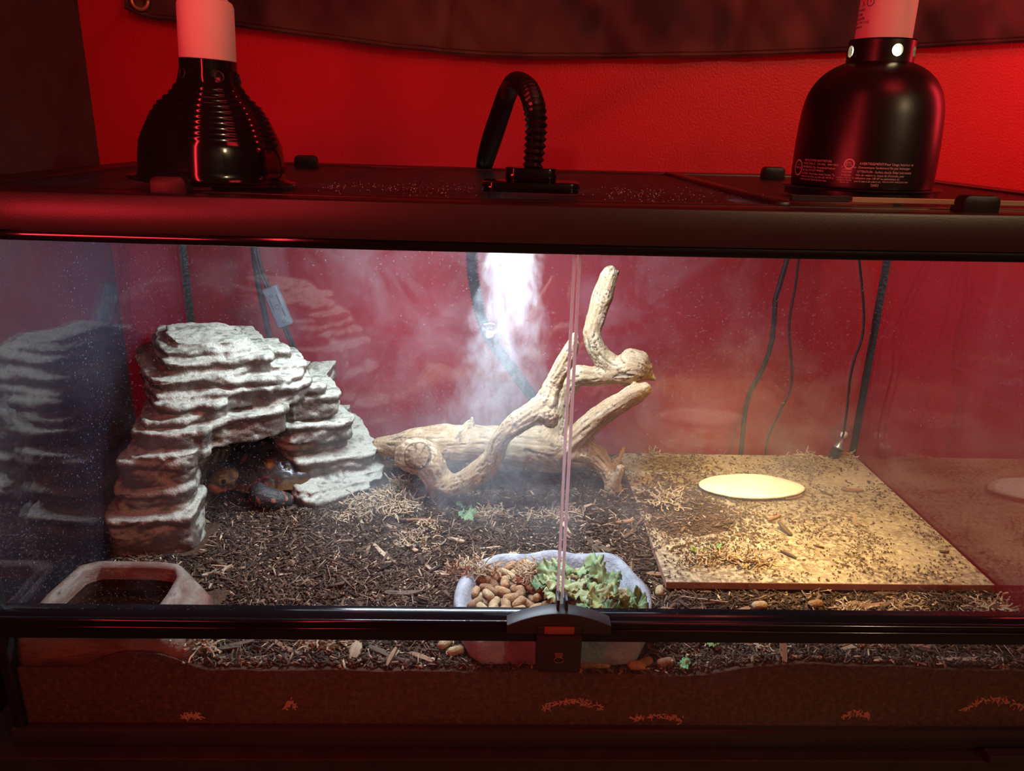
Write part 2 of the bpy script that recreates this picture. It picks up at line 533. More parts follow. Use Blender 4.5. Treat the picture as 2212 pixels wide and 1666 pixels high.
Ne.links.new(_p.outputs[0], _m.inputs[1]); Ne.links.new(_t.outputs[0], _m.inputs[2]); Ne.links.new(_m.outputs[0], _o.inputs[0])
for s in (-1, 1):
    x0, x1 = sorted((s * 0.0040, s * (HW - 0.0115)))
    d = obj('door_pane', bbox(x0, x1, 0.004, 0.009, 0.1775, 0.5735), door_glass, T)
    x0, x1 = sorted((s * 0.0012, s * 0.0039))
    e = obj('glass_edge', bbox(x0, x1, 0.0035, 0.0095, 0.1775, 0.5735, bev=0.0006), edge_mat, d)
# black silicone in the back corners
for s in (-1, 1):
    poly = [(s * (HW - 0.006), DP - 0.006)]
    for k in range(7):
        a = math.pi / 2 * k / 6
        poly.append((s * (HW - 0.006 - 0.0095 * (1 - 0.35 * math.sin(2 * a)) * math.cos(a)), DP - 0.006 - 0.0095 * (1 - 0.35 * math.sin(2 * a)) * math.sin(a)))
    auto_smooth(obj('silicone_seam', prism(bmesh.new(), poly, 0.026, 0.582), silicone, T))

# rail under the doors: two rounded ridges over a flat band
prof = [(0.014, 0.1505), (-0.010, 0.1505), (-0.0125, 0.1525), (-0.0125, 0.1638)]
for k in range(9):
    a = -math.pi / 2 + math.pi * k / 8
    prof.append((-0.0120 - 0.0020 * math.cos(a), 0.1660 + 0.0020 * math.sin(a)))
for k in range(9):
    a = math.pi + 0.3 - (math.pi + 0.1) * k / 8
    prof.append((-0.0080 + 0.0036 * math.cos(a), 0.1718 + 0.0036 * math.sin(a)))
prof += [(-0.003, 0.1735), (0.003, 0.1770), (0.014, 0.1770)]
auto_smooth(obj('door_rail', prism(bmesh.new(), prof, -HW + 0.001, HW - 0.001, 'x'), black_gloss, T), 50)

# latch on the rail, in the middle
lx = -0.002
bm = bmesh.new()
poly = [(lx - 0.0555, 0.1690), (lx + 0.0555, 0.1690)]
for k in range(25):
    t = -1 + 2 * k / 24
    poly.append((lx - t * 0.0555, 0.1795 + 0.0150 * math.cos(t * math.pi / 2) ** 0.9))
latch_m = plain('latch_plastic', (0.02, 0.02, 0.022), 0.45, 0.5)
prism(bm, poly, -0.0225, -0.0035, 'y', bev=0.0012)
auto_smooth(obj('latch_plate', bm, latch_m, T))
for dx in (-0.0046, 0.0046):
    auto_smooth(obj('door_guide', bbox(0.001 + dx - 0.0014, 0.001 + dx + 0.0014, -0.016, 0.0025, 0.180, 0.2065, bev=0.0005), latch_m, T))
auto_smooth(obj('latch_label', bbox(lx - 0.0160, lx + 0.0160, -0.0262, -0.0232, 0.1715, 0.1800, bev=0.0006), plain('latch_brown', (0.20, 0.06, 0.035), 0.5), T))
poly = [(lx + 0.0240, 0.1700), (lx - 0.0240, 0.1700)]
for k in range(13):
    a = math.pi + math.pi * k / 12
    cx = 0.0180 if k > 6 else -0.0180
    poly.append((lx + cx + 0.006 * math.cos(a), 0.1345 + 0.006 * math.sin(a) - 0.0015 * math.sin(math.pi * k / 12)))
lb = obj('lock_box', prism(bmesh.new(), poly, -0.032, -0.0128, 'y', bev=0.0018), latch_m, T)
auto_smooth(lb)
bm = bmesh.new()
pts = [(lx + 0.005 * math.cos(a) * 1.0, -0.0335, 0.1445 + 0.0035 * math.sin(a)) for a in np.linspace(0, 2 * math.pi, 20)]
tube(bm, pts, 0.0006, 6)
box(bm, lx - 0.0045, lx + 0.0045, -0.0330, -0.0318, 0.1478, 0.1530, bev=0.0005)
obj('lock_slot', bm, plain('brown_metal', (0.12, 0.06, 0.04), 0.35, 0.6), lb)
obj('latch_neck', bbox(lx - 0.0235, lx + 0.0235, -0.0250, -0.0128, 0.1702, 0.1800, bev=0.001), latch_m, T)


# ------------------------------------------------------------------ soil
TX0, TX1, TY0, TY1, TZ = 0.158, 0.6015, 0.166, 0.592, 0.114
LINE_X = [-0.62, -0.535, -0.505, -0.475, -0.44, -0.387, -0.239, -0.053, 0.146, 0.19, 0.229, 0.30, 0.366, 0.535, 0.62]
LINE_Z = [0.097, 0.097, 0.112, 0.122, 0.117, 0.0965, 0.099, 0.097, 0.092, 0.097, 0.106, 0.109, 0.107, 0.100, 0.100]


def soil(x, y):
    f = float(np.interp(x, LINE_X, LINE_Z))
    b = 0.0985 + 0.006 * y / 0.6
    t = min(1.0, max(0.0, y / 0.07)); t = t * t * (3 - 2 * t)
    z = f * (1 - t) + b * t
    z += 0.0045 * nz(x, y, 1.3, 9) + 0.0022 * nz(x, y, 4.1, 27)
    # hollow of the cave and rise by the back of the middle
    z += 0.010 * math.exp(-((x + 0.02) / 0.16) ** 2 - ((y - 0.42) / 0.12) ** 2)
    inside = TX0 < x < TX1 and TY0 < y < TY1
    if inside: z = min(z, 0.108)
    m = math.exp(-((x - 0.235) / 0.075) ** 2 - ((y - 0.36) / 0.085) ** 2)
    m2 = math.exp(-((x - 0.20) / 0.03) ** 2 - ((y - 0.24) / 0.02) ** 2)
    z += 0.024 * m * (1 + 0.5 * nz(x, y, 2, 30)) + 0.010 * m2
    return z


def ground(px, py, it=6):
    z = 0.1
    for _ in range(it):
        p = on(px, py, z); z = soil(p.x, p.y)
    return Vector((p.x, p.y, z))


NX, NY = 260, 130
xs = np.linspace(-0.6032, 0.6032, NX); ys = np.linspace(0.0066, 0.6032, NY)
V = []
for y in ys:
    for x in xs:
        V.append((x, y, soil(x, y) + 0.0016 * nz(x, y, 9, 90)))
V = np.array(V)
F = [(j * NX + i, j * NX + i + 1, (j + 1) * NX + i + 1, (j + 1) * NX + i) for j in range(NY - 1) for i in range(NX - 1)]
# skirt down to the bottom panel
loop = [i for i in range(NX)] + [j * NX + NX - 1 for j in range(1, NY)] + [(NY - 1) * NX + i for i in range(NX - 2, -1, -1)] + [j * NX for j in range(NY - 2, 0, -1)]
low = V[loop].copy(); low[:, 2] = 0.0112
n0 = len(V); V = np.vstack([V, low]); L = len(loop)
F += [(loop[k], n0 + k, n0 + (k + 1) % L, loop[(k + 1) % L]) for k in range(L)]
me = fast_mesh('soil_bed', V, np.array(F))


def soil_material():
    m = bpy.data.materials.new('soil'); N = NT(m)
    b = N.node('ShaderNodeBsdfPrincipled'); b.inputs['Roughness'].default_value = 0.85; b.inputs['Specular IOR Level'].default_value = 0.2
    v = N.coord()
    c = N.ramp(N.noise(v, 160, 6, 0.7), [(0.30, (0.040, 0.022, 0.013)), (0.55, (0.095, 0.050, 0.028)), (0.66, (0.14, 0.078, 0.042)), (0.75, (0.30, 0.18, 0.10))])
    N.link(c, b.inputs['Base Color'])
    bp = N.node('ShaderNodeBump'); bp.inputs['Strength'].default_value = 1.0; bp.inputs['Distance'].default_value = 0.004
    N.link(N.noise(v, 220, 5, 0.7), bp.inputs['Height']); N.link(bp.outputs[0], b.inputs['Normal'])
    N.link(b.outputs[0], N.out.inputs[0])
    return m


so = link('soil_bed', me, soil_material(), None, True)
tag(so, 'deep bed of dark brown soil filling the bottom of the terrarium', 'soil', kind='stuff')

# ------------------------------------------------------------------ ceramic tile and stone
tile_rng = random.Random(3)


def tile_material():
    m = bpy.data.materials.new('floor_tile'); N = NT(m)
    b = N.node('ShaderNodeBsdfPrincipled'); b.inputs['Roughness'].default_value = 0.6
    v = N.coord()
    base = N.ramp(N.noise(v, 14, 5), [(0.3, (0.37, 0.30, 0.20)), (0.7, (0.48, 0.40, 0.28))])
    g = N.node('ShaderNodeTexCoord'); mp = N.node('ShaderNodeMapping'); mp.inputs['Scale'].default_value = (1.0, 1.0, 1); N.link(g.outputs['Object'], mp.inputs[0])
    d1 = N.ramp(N.noise(mp.outputs[0], 130, 7, 0.78), [(0.45, 0.0), (0.56, 1.0)])
    d2 = N.ramp(N.noise(v, 11, 3, 0.6), [(0.34, 0.35), (0.58, 1.0)])
    k = N.math('MULTIPLY', N.math('MULTIPLY', d1, d2), 0.95)
    mx = N.node('ShaderNodeMix'); mx.data_type = 'RGBA'
    N.link(k, mx.inputs[0]); N.link(base, mx.inputs[6]); mx.inputs[7].default_value = (0.10, 0.055, 0.03, 1)
    N.link(mx.outputs[2], b.inputs['Base Color'])
    bp = N.node('ShaderNodeBump'); bp.inputs['Strength'].default_value = 0.5; bp.inputs['Distance'].default_value = 0.003
    N.link(k, bp.inputs['Height']); N.link(bp.outputs[0], b.inputs['Normal'])
    N.link(b.outputs[0], N.out.inputs[0])
    return m


tl = obj('ceramic_tile', bbox(TX0, TX1, TY0, TY1, TZ - 0.011, TZ, bev=0.0012), tile_material())
tl.data.materials.append(plain('tile_edge', (0.34, 0.17, 0.115), 0.7, 0.3, bump=0.3, bscale=300, var=0.15))
for p_ in tl.data.polygons:
    if abs(p_.normal.z) < 0.6: p_.material_index = 1
tag(tl, 'large square taupe floor tile strewn with soil under the warm lamp', 'tile')

# flat pale oval stone
c = (at(1620, 1064, 0.443))
bm = bmesh.new()
rings = []
prof = [(0.10, -0.006), (0.70, -0.0055), (0.90, -0.004), (0.985, -0.0012), (1.0, 0.0006), (0.97, 0.0022), (0.80, 0.0034), (0.45, 0.0042), (0.02, 0.0045)]
n = 72
A, B = 0.0875, 0.046
for r_, z_ in prof:
    rg = []
    for k in range(n):
        a = 2 * math.pi * k / n
        ex = 1 + 0.05 * nz(math.cos(a), math.sin(a), 3, 1.3) + 0.015 * nz(math.cos(a), math.sin(a), 5, 5)
        rg.append(bm.verts.new((c.x + A * r_ * ex * math.copysign(abs(math.cos(a)) ** 1.12, math.cos(a)), c.y + B * r_ * ex * math.sin(a), z_ + 0.0006 * nz(math.cos(a) * r_, math.sin(a) * r_, 1, 7))))
    rings.append(rg)
for a_, b_ in zip(rings, rings[1:]):
    for k in range(n):
        bm.faces.new((a_[k], a_[(k + 1) % n], b_[(k + 1) % n], b_[k]))
bm.faces.new(rings[0][::-1]); bm.faces.new(rings[-1])
bmesh.ops.translate(bm, verts=bm.verts, vec=(0, 0, TZ + 0.0075))
stone_o = obj('flat_stone', bm, plain('pale_stone', (0.88, 0.82, 0.66), 0.55, 0.4, bump=0.4, bscale=120, var=0.12, vscale=60), None, True)
tag(stone_o, 'flat pale oval stone on the tile glowing under the warm lamp', 'stone')
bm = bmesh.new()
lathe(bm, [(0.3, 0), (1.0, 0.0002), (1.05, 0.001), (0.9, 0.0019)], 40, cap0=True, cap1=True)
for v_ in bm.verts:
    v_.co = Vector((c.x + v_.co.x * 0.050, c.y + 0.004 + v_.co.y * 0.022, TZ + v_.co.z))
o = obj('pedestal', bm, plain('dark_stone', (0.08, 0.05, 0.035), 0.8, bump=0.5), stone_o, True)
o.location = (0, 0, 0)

# ------------------------------------------------------------------ rock hide
ROCK = []


def slab(bm, pxL, YL, pxR, YR, pyT, pyB, depth, tilt=0.0, seed=0):
    pm = (pyT + pyB) / 2
    Lp, Rp = at(pxL, pm, YL), at(pxR, pm, YR)
    zt = at((pxL + pxR) / 2, pyT, (YL + YR) / 2).z
    zb = at((pxL + pxR) / 2, pyB, (YL + YR) / 2).z - 0.006
    d = Vector((Rp.x - Lp.x, Rp.y - Lp.y, 0)); ln = d.length; d.normalize()
    nrm = Vector((-d.y, d.x, 0))
    N_ = 40
    pts = []
    for k in range(N_):
        t = k / N_ * 4
        i, f = int(t), t % 1
        c4 = [(0, 0), (ln, 0), (ln, depth), (0, depth)]
        a, b = c4[i], c4[(i + 1) % 4]
        x, y = a[0] + (b[0] - a[0]) * f, a[1] + (b[1] - a[1]) * f
        cx, cyy = x - ln / 2, y - depth / 2
        # round the corners
        q = ((abs(cx) / (ln / 2)) ** 5 + (abs(cyy) / (depth / 2)) ** 5) ** (1 / 5)
        k_ = 1 / max(q, 0.8)
        rr = 1 + 0.085 * nz(x * 30, y * 30, seed * 3.7) + 0.05 * nz(x * 90, y * 90, seed * 1.7)
        pts.append((ln / 2 + cx * k_ * rr, depth / 2 + cyy * k_ * rr))
    rows = []
    layers = [(0.915, zb), (0.93, zb + 0.35 * (zt - zb)), (0.945, zt - 0.0115), (0.995, zt - 0.0075), (1.0, zt - 0.0025), (0.985, zt)]
    for s_, z_ in layers:
        row = []
        for (x, y) in pts:
            xx = ln / 2 + (x - ln / 2) * s_; yy = depth / 2 + (y - depth / 2) * s_
            p = Vector((Lp.x, Lp.y, 0)) + d * xx + nrm * yy
            row.append(bm.verts.new((p.x, p.y, z_ + tilt * (xx - ln / 2) + (0.18 if zt < 0.20 else 0.05) * (yy - depth * 0.15) * (1 if z_ > zb + 0.001 else 0) + 0.003 * nz(p.x, p.y, seed, 25))))
        rows.append(row)
    for a, b in zip(rows, rows[1:]):
        for k in range(N_):
            bm.faces.new((a[k], a[(k + 1) % N_], b[(k + 1) % N_], b[k]))
    bm.faces.new(rows[0][::-1]); bm.faces.new(rows[-1])


SLABS = [
    (224, .230, 432, .248, 1122, 1262, .08, 0.00), (236, .245, 414, .260, 1062, 1124, .075, 0.02), (250, .250, 418, .264, 1000, 1066, .075, -0.03),
    (262, .252, 428, .266, 985, 1012, .08, 0.0), (283, .262, 452, .282, 935, 992, .09, -0.02), (295, .272, 470, .300, 905, 940, .18, 0.02),
    (326, .275, 520, .325, 872, 940, .20, -0.06), (400, .29, 640, .365, 900, 952, .20, 0.02), (322, .285, 690, .385, 845, 880, .19, -0.05),
    (318, .288, 560, .360, 812, 856, .19, -0.02), (430, .315, 672, .390, 818, 868, .17, -0.10),
    (345, .305, 600, .375, 778, 815, .17, -0.04), (352, .320, 560, .380, 756, 784, .14, -0.06), (372, .335, 545, .385, 738, 762, .10, -0.10),
    (560, .385, 672, .420, 790, 835, .10, -0.08), (540, .395, 636, .430, 762, 800, .08, -0.06),
    (600, .385, 752, .440, 858, 900, .14, -0.05), (640, .395, 715, .43, 836, 872, .12, -0.1), (600, .380, 782, .450, 915, 952, .15, -0.12),
    (612, .400, 770, .470, 950, 992, .15, -0.05), (622, .400, 832, .470, 985, 1030, .15, -0.08), (640, .395, 848, .480, 1025, 1066, .15, -0.06),
    (650, .374, 845, .468, 1042, 1100, .14, -0.04), (664, .362, 815, .44, 1066, 1130, .14, -0.03),
]
bm = bmesh.new()
for i, s_ in enumerate(SLABS):
    slab(bm, *s_, seed=i + 1)
# the rear of the shell
for a in ((-0.585, -0.33, 0.555, 0.596, 0.085, 0.20), (-0.60, -0.52, 0.36, 0.58, 0.085, 0.20), (-0.56, -0.35, 0.50, 0.575, 0.19, 0.285), (-0.575, -0.38, 0.40, 0.53, 0.245, 0.30)):
    box(bm, *a)
rock_me = remeshed(bm, 0.0025)
co = coords(rock_me); no = normals(rock_me)
dsp = np.empty(len(co)); hue = np.empty(len(co)); hue2 = np.empty(len(co))
for i, (x, y, z) in enumerate(co):
    st_ = mn.noise(Vector((x * 14, y * 14, z * 42)))
    fi = mn.noise(Vector((x * 60, y * 60, z * 85)))
    fj = mn.noise(Vector((x * 150, y * 150, z * 190)))
    big = mn.noise(Vector((x * 20, y * 20, z * 20)))
    vd = mn.voronoi(Vector((x * 26, y * 26, z * 40)))[0]
    dsp[i] = 0.0026 * st_ + 0.0018 * fi + 0.0011 * fj + 0.0030 * big + 0.0045 * (min(0.5, vd[1] - vd[0]) - 0.2)
    hue[i] = mn.noise(Vector((x * 18 + 7, y * 18, z * 34))) + 0.35 * fi
    hue2[i] = fj * 0.6 + fi * 0.5 + st_ * 0.5
put(rock_me, co + no * dsp[:, None])
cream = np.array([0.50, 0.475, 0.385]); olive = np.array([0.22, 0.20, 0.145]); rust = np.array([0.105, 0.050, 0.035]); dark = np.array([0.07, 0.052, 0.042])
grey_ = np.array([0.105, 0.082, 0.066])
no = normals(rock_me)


def sstep(a, lo, hi):
    t = np.clip((a - lo) / (hi - lo), 0, 1)
    return (t * t * (3 - 2 * t))[:, None]


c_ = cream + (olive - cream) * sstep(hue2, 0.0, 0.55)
# dry-brushed resin over rust; lit tops and shaded faces are also painted in
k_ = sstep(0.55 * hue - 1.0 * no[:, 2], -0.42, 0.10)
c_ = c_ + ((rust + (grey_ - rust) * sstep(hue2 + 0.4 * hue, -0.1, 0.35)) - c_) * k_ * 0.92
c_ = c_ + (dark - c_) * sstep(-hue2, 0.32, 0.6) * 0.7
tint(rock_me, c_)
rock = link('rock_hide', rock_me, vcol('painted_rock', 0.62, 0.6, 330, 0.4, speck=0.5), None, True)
tag(rock, 'layered sandstone coloured rock cave on the soil with a tortoise sheltering inside', 'rock cave')


# ------------------------------------------------------------------ driftwood
def chain(rows, n=5):
    """rows of (px, py, Y, radius px) -> sampled points and radii"""
    P = []
    for px, py, Y, rp in rows:
        p = at(px, py, Y)
        P.append((p.x, p.y, p.z, rp * pxm(p)))
    S = spline(P, n)
    return S[:, :3], np.maximum(S[:, 3], 0.001)


WOOD = [
    [(822, 962, .500, 19), (850, 964, .490, 25), (900, 962, .470, 38), (955, 962, .455, 46), (1020, 958, .450, 40), (1080, 962, .450, 42), (1150, 966, .455, 47), (1215, 968, .460, 44), (1258, 975, .460, 38), (1285, 985, .460, 26)],
    [(885, 985, .425, 34), (905, 985, .405, 40), (925, 1000, .400, 36), (945, 1030, .400, 29), (975, 1048, .395, 26), (1012, 1036, .385, 24), (1045, 1012, .380, 25), (1066, 985, .375, 22), (1080, 952, .370, 20), (1106, 922, .365, 23), (1145, 896, .365, 26), (1178, 872, .370, 27), (1192, 836, .375, 20), (1206, 808, .378, 19), (1222, 778, .380, 19), (1236, 748, .380, 15), (1243, 727, .380, 9)],
    [(1165, 880, .370, 26), (1185, 897, .362, 26), (1190, 908, .360, 18)],
    [(938, 1020, .405, 22), (936, 1050, .412, 17), (938, 1075, .418, 10), (939, 1096, .422, 5)],
    [(1035, 1022, .385, 24), (1062, 1015, .375, 15), (1068, 1010, .372, 11)],
    [(1190, 965, .460, 38), (1205, 915, .462, 27), (1216, 870, .464, 22), (1228, 832, .464, 22), (1250, 812, .464, 23), (1285, 812, .462, 21), (1322, 806, .458, 25), (1358, 796, .452, 36), (1384, 802, .450, 28), (1402, 812, .448, 12), (1414, 820, .446, 5)],
    [(1362, 770, .455, 18), (1385, 780, .452, 20), (1400, 792, .450, 12)],
    [(1352, 806, .455, 28), (1322, 790, .460, 25), (1298, 768, .464, 22), (1284, 742, .466, 21), (1280, 712, .468, 20), (1290, 676, .470, 20), (1302, 640, .470, 22), (1312, 608, .470, 20), (1319, 592, .470, 17)],
    [(1210, 975, .455, 36), (1245, 945, .448, 27), (1280, 912, .440, 25), (1315, 886, .432, 24), (1350, 864, .425, 22), (1376, 848, .420, 22), (1392, 840, .418, 16)],
    [(1240, 975, .458, 36), (1278, 985, .455, 27), (1302, 1005, .450, 21), (1318, 1032, .445, 18), (1325, 1060, .440, 19), (1331, 1084, .436, 16), (1336, 1104, .434, 7)],
    [(1312, 1018, .448, 15), (1330, 1000, .455, 10), (1342, 978, .460, 7), (1350, 966, .462, 4)],
    [(1322, 1062, .436, 13), (1332, 1038, .430, 11), (1340, 1012, .428, 9)],
    [(1010, 930, .450, 16), (1018, 912, .452, 9), (1020, 903, .452, 4)],
    [(1204, 832, .376, 12), (1190, 824, .376, 8), (1184, 820, .376, 5)],
    [(1160, 985, .452, 34), (1195, 1002, .452, 22), (1215, 1008, .452, 14)],
]
bm = bmesh.new()
SP, ST, SR, SI = [], [], [], []
for ci, rows in enumerate(WOOD):
    p, r = chain(rows)
    tube(bm, p, r, 18, round_ends=True)
    acc = 0.0
    for k in range(len(p)):
        if k: acc += np.linalg.norm(p[k] - p[k - 1])
        tdir = p[min(k + 1, len(p) - 1)] - p[max(k - 1, 0)]
        SP.append(p[k]); ST.append(tdir / np.linalg.norm(tdir)); SR.append(acc); SI.append(ci)
wood_me = remeshed(bm, 0.0022)
co = coords(wood_me); no = normals(wood_me)
kd = KDTree(len(SP))
for i, p in enumerate(SP): kd.insert(p, i)
kd.balance()
g1 = np.empty(len(co)); g2 = np.empty(len(co)); gd = np.empty(len(co))
for i, c in enumerate(co):
    _, j, dist = kd.find(c)
    t = ST[j]; rel = c - SP[j]
    al = SR[j] + float(rel @ t)
    pr = rel - t * float(rel @ t)
    pn = pr / (np.linalg.norm(pr) + 1e-9)
    q = Vector((pn[0] * 2.2 + SI[j] * 5, pn[1] * 2.2, pn[2] * 2.2 + al * 9))
    g1[i] = mn.noise(q * 1.6)
    g2[i] = mn.noise(Vector((pn[0] * 7 + SI[j] * 3, pn[1] * 7, pn[2] * 7 + al * 12)))
    gd[i] = mn.noise(Vector(c) * 60)
crack = np.clip(1 - np.abs(g1) * 9, 0, 1) * (gd > -0.05)
fine = np.clip(1 - np.abs(g2) * 4.5, 0, 1)
put(wood_me, co + no * (0.0016 * g1 + 0.0007 * g2 + 0.0014 * gd - 0.0026 * crack - 0.0008 * fine)[:, None])
# bore the cut end of the big knot and the burl cracks
base = np.array([0.43, 0.295, 0.165]); light_ = np.array([0.56, 0.42, 0.26]); brown = np.array([0.20, 0.11, 0.06]); dk = np.array([0.055, 0.03, 0.02])
c_ = base + (light_ - base) * sstep(gd, -0.3, 0.4)
c_ = c_ + (brown - c_) * (fine[:, None] * 0.6)
c_ = c_ + (dk - c_) * (crack[:, None] * 0.85)
kn = np.array(at(902, 985, 0.385)); dkn = np.linalg.norm(co - kn, axis=1)
face = (co[:, 1] < kn[1] + 0.012)
ringp = np.clip(1 - dkn / 0.021, 0, 1) * face
star = np.array([abs(math.sin(3.5 * math.atan2(c[2] - kn[2], c[0] - kn[0]))) for c in co])
c_ = c_ + (brown * 0.9 - c_) * np.clip(ringp * 3, 0, 0.75)[:, None]
c_ = c_ + (dk - c_) * ((star < 0.28) & (ringp > 0.02) | (np.abs(dkn - 0.021) < 0.0016) & face)[:, None] * 0.8
tint(wood_me, c_)
wood = link('driftwood', wood_me, vcol('weathered_wood', 0.7, 0.4, 300, 0.25, speck=0.3), None, True)
tag(wood, 'pale gnarled grapevine driftwood with upright branches in the middle of the tank', 'driftwood')

# ------------------------------------------------------------------ tortoise in the cave
tc = at(622, 1072, 0.470); tz = soil(tc.x, tc.y)
hd = at(482, 1036, 0.395)
fwd = Vector((hd.x - tc.x, hd.y - tc.y, 0)).normalized(); lat = Vector((-fwd.y, fwd.x, 0))
tort = thing('tortoise', 'dark tortoise with orange spotted shell and red scaled leg inside the rock cave', 'tortoise', (tc.x, tc.y, tz))


def TL(f, l, z):
    return Vector((tc.x, tc.y, tz)) + fwd * f + lat * l + Vector((0, 0, z))


bm = bmesh.new()
hz = hd.z - tz


def chn(rows):
    S = spline([(*TL(*r_[:3]), r_[3]) for r_ in rows], 5)
    tube(bm, S[:, :3], S[:, 3], 16, round_ends=True)


hf = (hd - Vector((tc.x, tc.y, hd.z))).length
chn([(0.055, 0, 0.030, 0.018), (hf * 0.55 + 0.03, 0, 0.034, 0.014), (hf - 0.016, 0, hz - 0.002, 0.015), (hf + 0.000, 0, hz + 0.001, 0.0185), (hf + 0.016, 0, hz - 0.004, 0.0125)])
chn([(hf - 0.006, 0.0, hz - 0.004, 0.017), (hf + 0.010, 0.0, hz - 0.008, 0.013)])
for s in (-1, 1):
    chn([(0.055, s * 0.030, 0.026, 0.018), (0.074, s * 0.050, 0.022, 0.0175), (0.058, s * 0.066, 0.014, 0.0165), (0.040, s * 0.070, 0.007, 0.0125)])
    chn([(-0.050, s * 0.030, 0.024, 0.018), (-0.062, s * 0.050, 0.016, 0.018), (-0.064, s * 0.058, 0.004, 0.016)])
chn([(-0.06, 0, 0.024, 0.014), (-0.092, 0, 0.014, 0.006), (-0.106, 0, 0.010, 0.003)])
chn([(-0.045, 0, 0.022, 0.028), (0.0, 0, 0.020, 0.032), (0.04, 0, 0.022, 0.026)])
bmesh.ops.recalc_face_normals(bm, faces=bm.faces)
bme = remeshed(bm, 0.0016)
co = coords(bme); no = normals(bme)
cell = np.array([mn.cell(Vector(c) * 260) for c in co]); nn = np.array([mn.noise(Vector(c) * 130) for c in co]); n2 = np.array([mn.noise(Vector(c) * 70) for c in co])
put(bme, co + no * (0.0007 * nn)[:, None])
c_ = np.tile(np.array([0.030, 0.026, 0.025]), (len(co), 1))
hdv = np.array(hd); dh = np.linalg.norm(co - hdv, axis=1)
headm = sstep(-dh, -0.034, -0.026)
c_ = c_ + (np.array([0.26, 0.13, 0.035]) - c_) * headm * sstep(n2 + (co[:, 2] - hdv[2]) * 25, -0.1, 0.25)
c_ = c_ + (np.array([0.55, 0.10, 0.03]) - c_) * headm * sstep(-n2 - (co[:, 2] - hdv[2]) * 18, 0.10, 0.3)
legm = sstep(-(co[:, 2] - tz), -0.028, -0.02)
c_ = c_ + (np.array([0.34, 0.10, 0.07]) - c_) * legm * (1 - headm) * sstep(nn, 0.28, 0.40)
tint(bme, c_)
skin = vcol('tortoise_skin', 0.5, 0.6, 420, 0.5)
link('body', bme, skin, tort, True)
for s in (-1, 1):
    bm = bmesh.new(); bmesh.ops.create_uvsphere(bm, u_segments=14, v_segments=10, radius=0.0036)
    bmesh.ops.translate(bm, verts=bm.verts, vec=TL(hf + 0.006, s * 0.0150, hz + 0.004))
    obj('eye', bm, plain('eye_black', (0.004, 0.004, 0.004), 0.08), tort, True)
bm = bmesh.new()
tube(bm, [TL(hf + 0.0215, -0.009, hz - 0.0085), TL(hf + 0.0265, 0, hz - 0.0075), TL(hf + 0.0215, 0.009, hz - 0.0085)], 0.0011, 6)
obj('mouth', bm, MATS['eye_black'], tort)
# carapace split into scutes
SCT = [(x, 0.0) for x in (-.74, -.38, 0.0, .38, .74)] + [(x, s * .56) for s in (-1, 1) for x in (-.50, -.17, .18, .50)]
SCT += [(1.02 * math.cos(a), 1.02 * math.sin(a)) for a in np.linspace(0, 2 * math.pi, 23)[:-1]]
SCT = np.array(SCT)
NA, NR = 150, 52
verts = []; cid = []; tcols = []
for j in range(NR):
    rr = (j + 0.02) / (NR - 1)
    for i in range(NA):
        a = 2 * math.pi * i / NA
        u, v = rr * math.cos(a), rr * math.sin(a)
        d = np.hypot(SCT[:, 0] - u, SCT[:, 1] - v); d[13:] += 0.06
        o_ = np.argsort(d); d1, d2 = d[o_[0]], d[o_[1]]
        gap = d2 - d1
        h = 0.020 + 0.052 * max(0.0, 1 - rr ** 2.4) ** 0.62
        bump = 0.0016 * min(1, gap / 0.05) + 0.0022 * max(0, 1 - d1 / 0.2) + 0.0005 * math.sin(d1 * 95)
        flare = 1 + 0.05 * max(0, rr - 0.85) / 0.15
        verts.append(TL(u * 0.096 * flare, v * 0.074 * flare, h * 1.15 + bump))
        cid.append(o_[0])
        if o_[0] < 13:
            k = max(0, min(1, (0.085 - d1) / 0.05))
            colr = np.array([0.022, 0.014, 0.011]) * (1 - k) + np.array([0.30, 0.10, 0.02]) * k
            if math.sin(d1 * 95) > 0.75: colr = colr + np.array([0.012, 0.010, 0.010])
        else:
            k = max(0, min(1, (rr - 0.965) / 0.03))
            colr = np.array([0.028, 0.017, 0.013]) * (1 - k) + np.array([0.13, 0.060, 0.018]) * k
        if gap < 0.018: colr = colr * 0.35
        tcols.append(colr)
shell_m = vcol('shell', 0.24, 0.15, 500, 0.6)
groups = {}
for j in range(NR - 1):
    for i in range(NA):
        q = (j * NA + i, j * NA + (i + 1) % NA, (j + 1) * NA + (i + 1) % NA, (j + 1) * NA + i)
        groups.setdefault(cid[q[2]], []).append(q)
under = bmesh.new()
lathe(under, [(0.001, 0.058), (0.5, 0.053), (0.85, 0.036), (0.98, 0.019), (0.9, 0.012), (0.5, 0.006), (0.001, 0.004)], 48)
for v_ in under.verts:
    v_.co = TL(v_.co.x * 0.093, v_.co.y * 0.071, v_.co.z * 1.12)
car = obj('carapace', under, plain('shell_edge', (0.030, 0.020, 0.013), 0.5), tort, True)
for gi in sorted(groups):
    used = sorted({v for q in groups[gi] for v in q}); ix = {v: k for k, v in enumerate(used)}
    sme = bpy.data.meshes.new('scute')
    sme.from_pydata([verts[v] for v in used], [], [[ix[v] for v in q] for q in groups[gi]])
    tint(sme, np.array([tcols[v] for v in used]))
    link('scute', sme, shell_m, car, True)


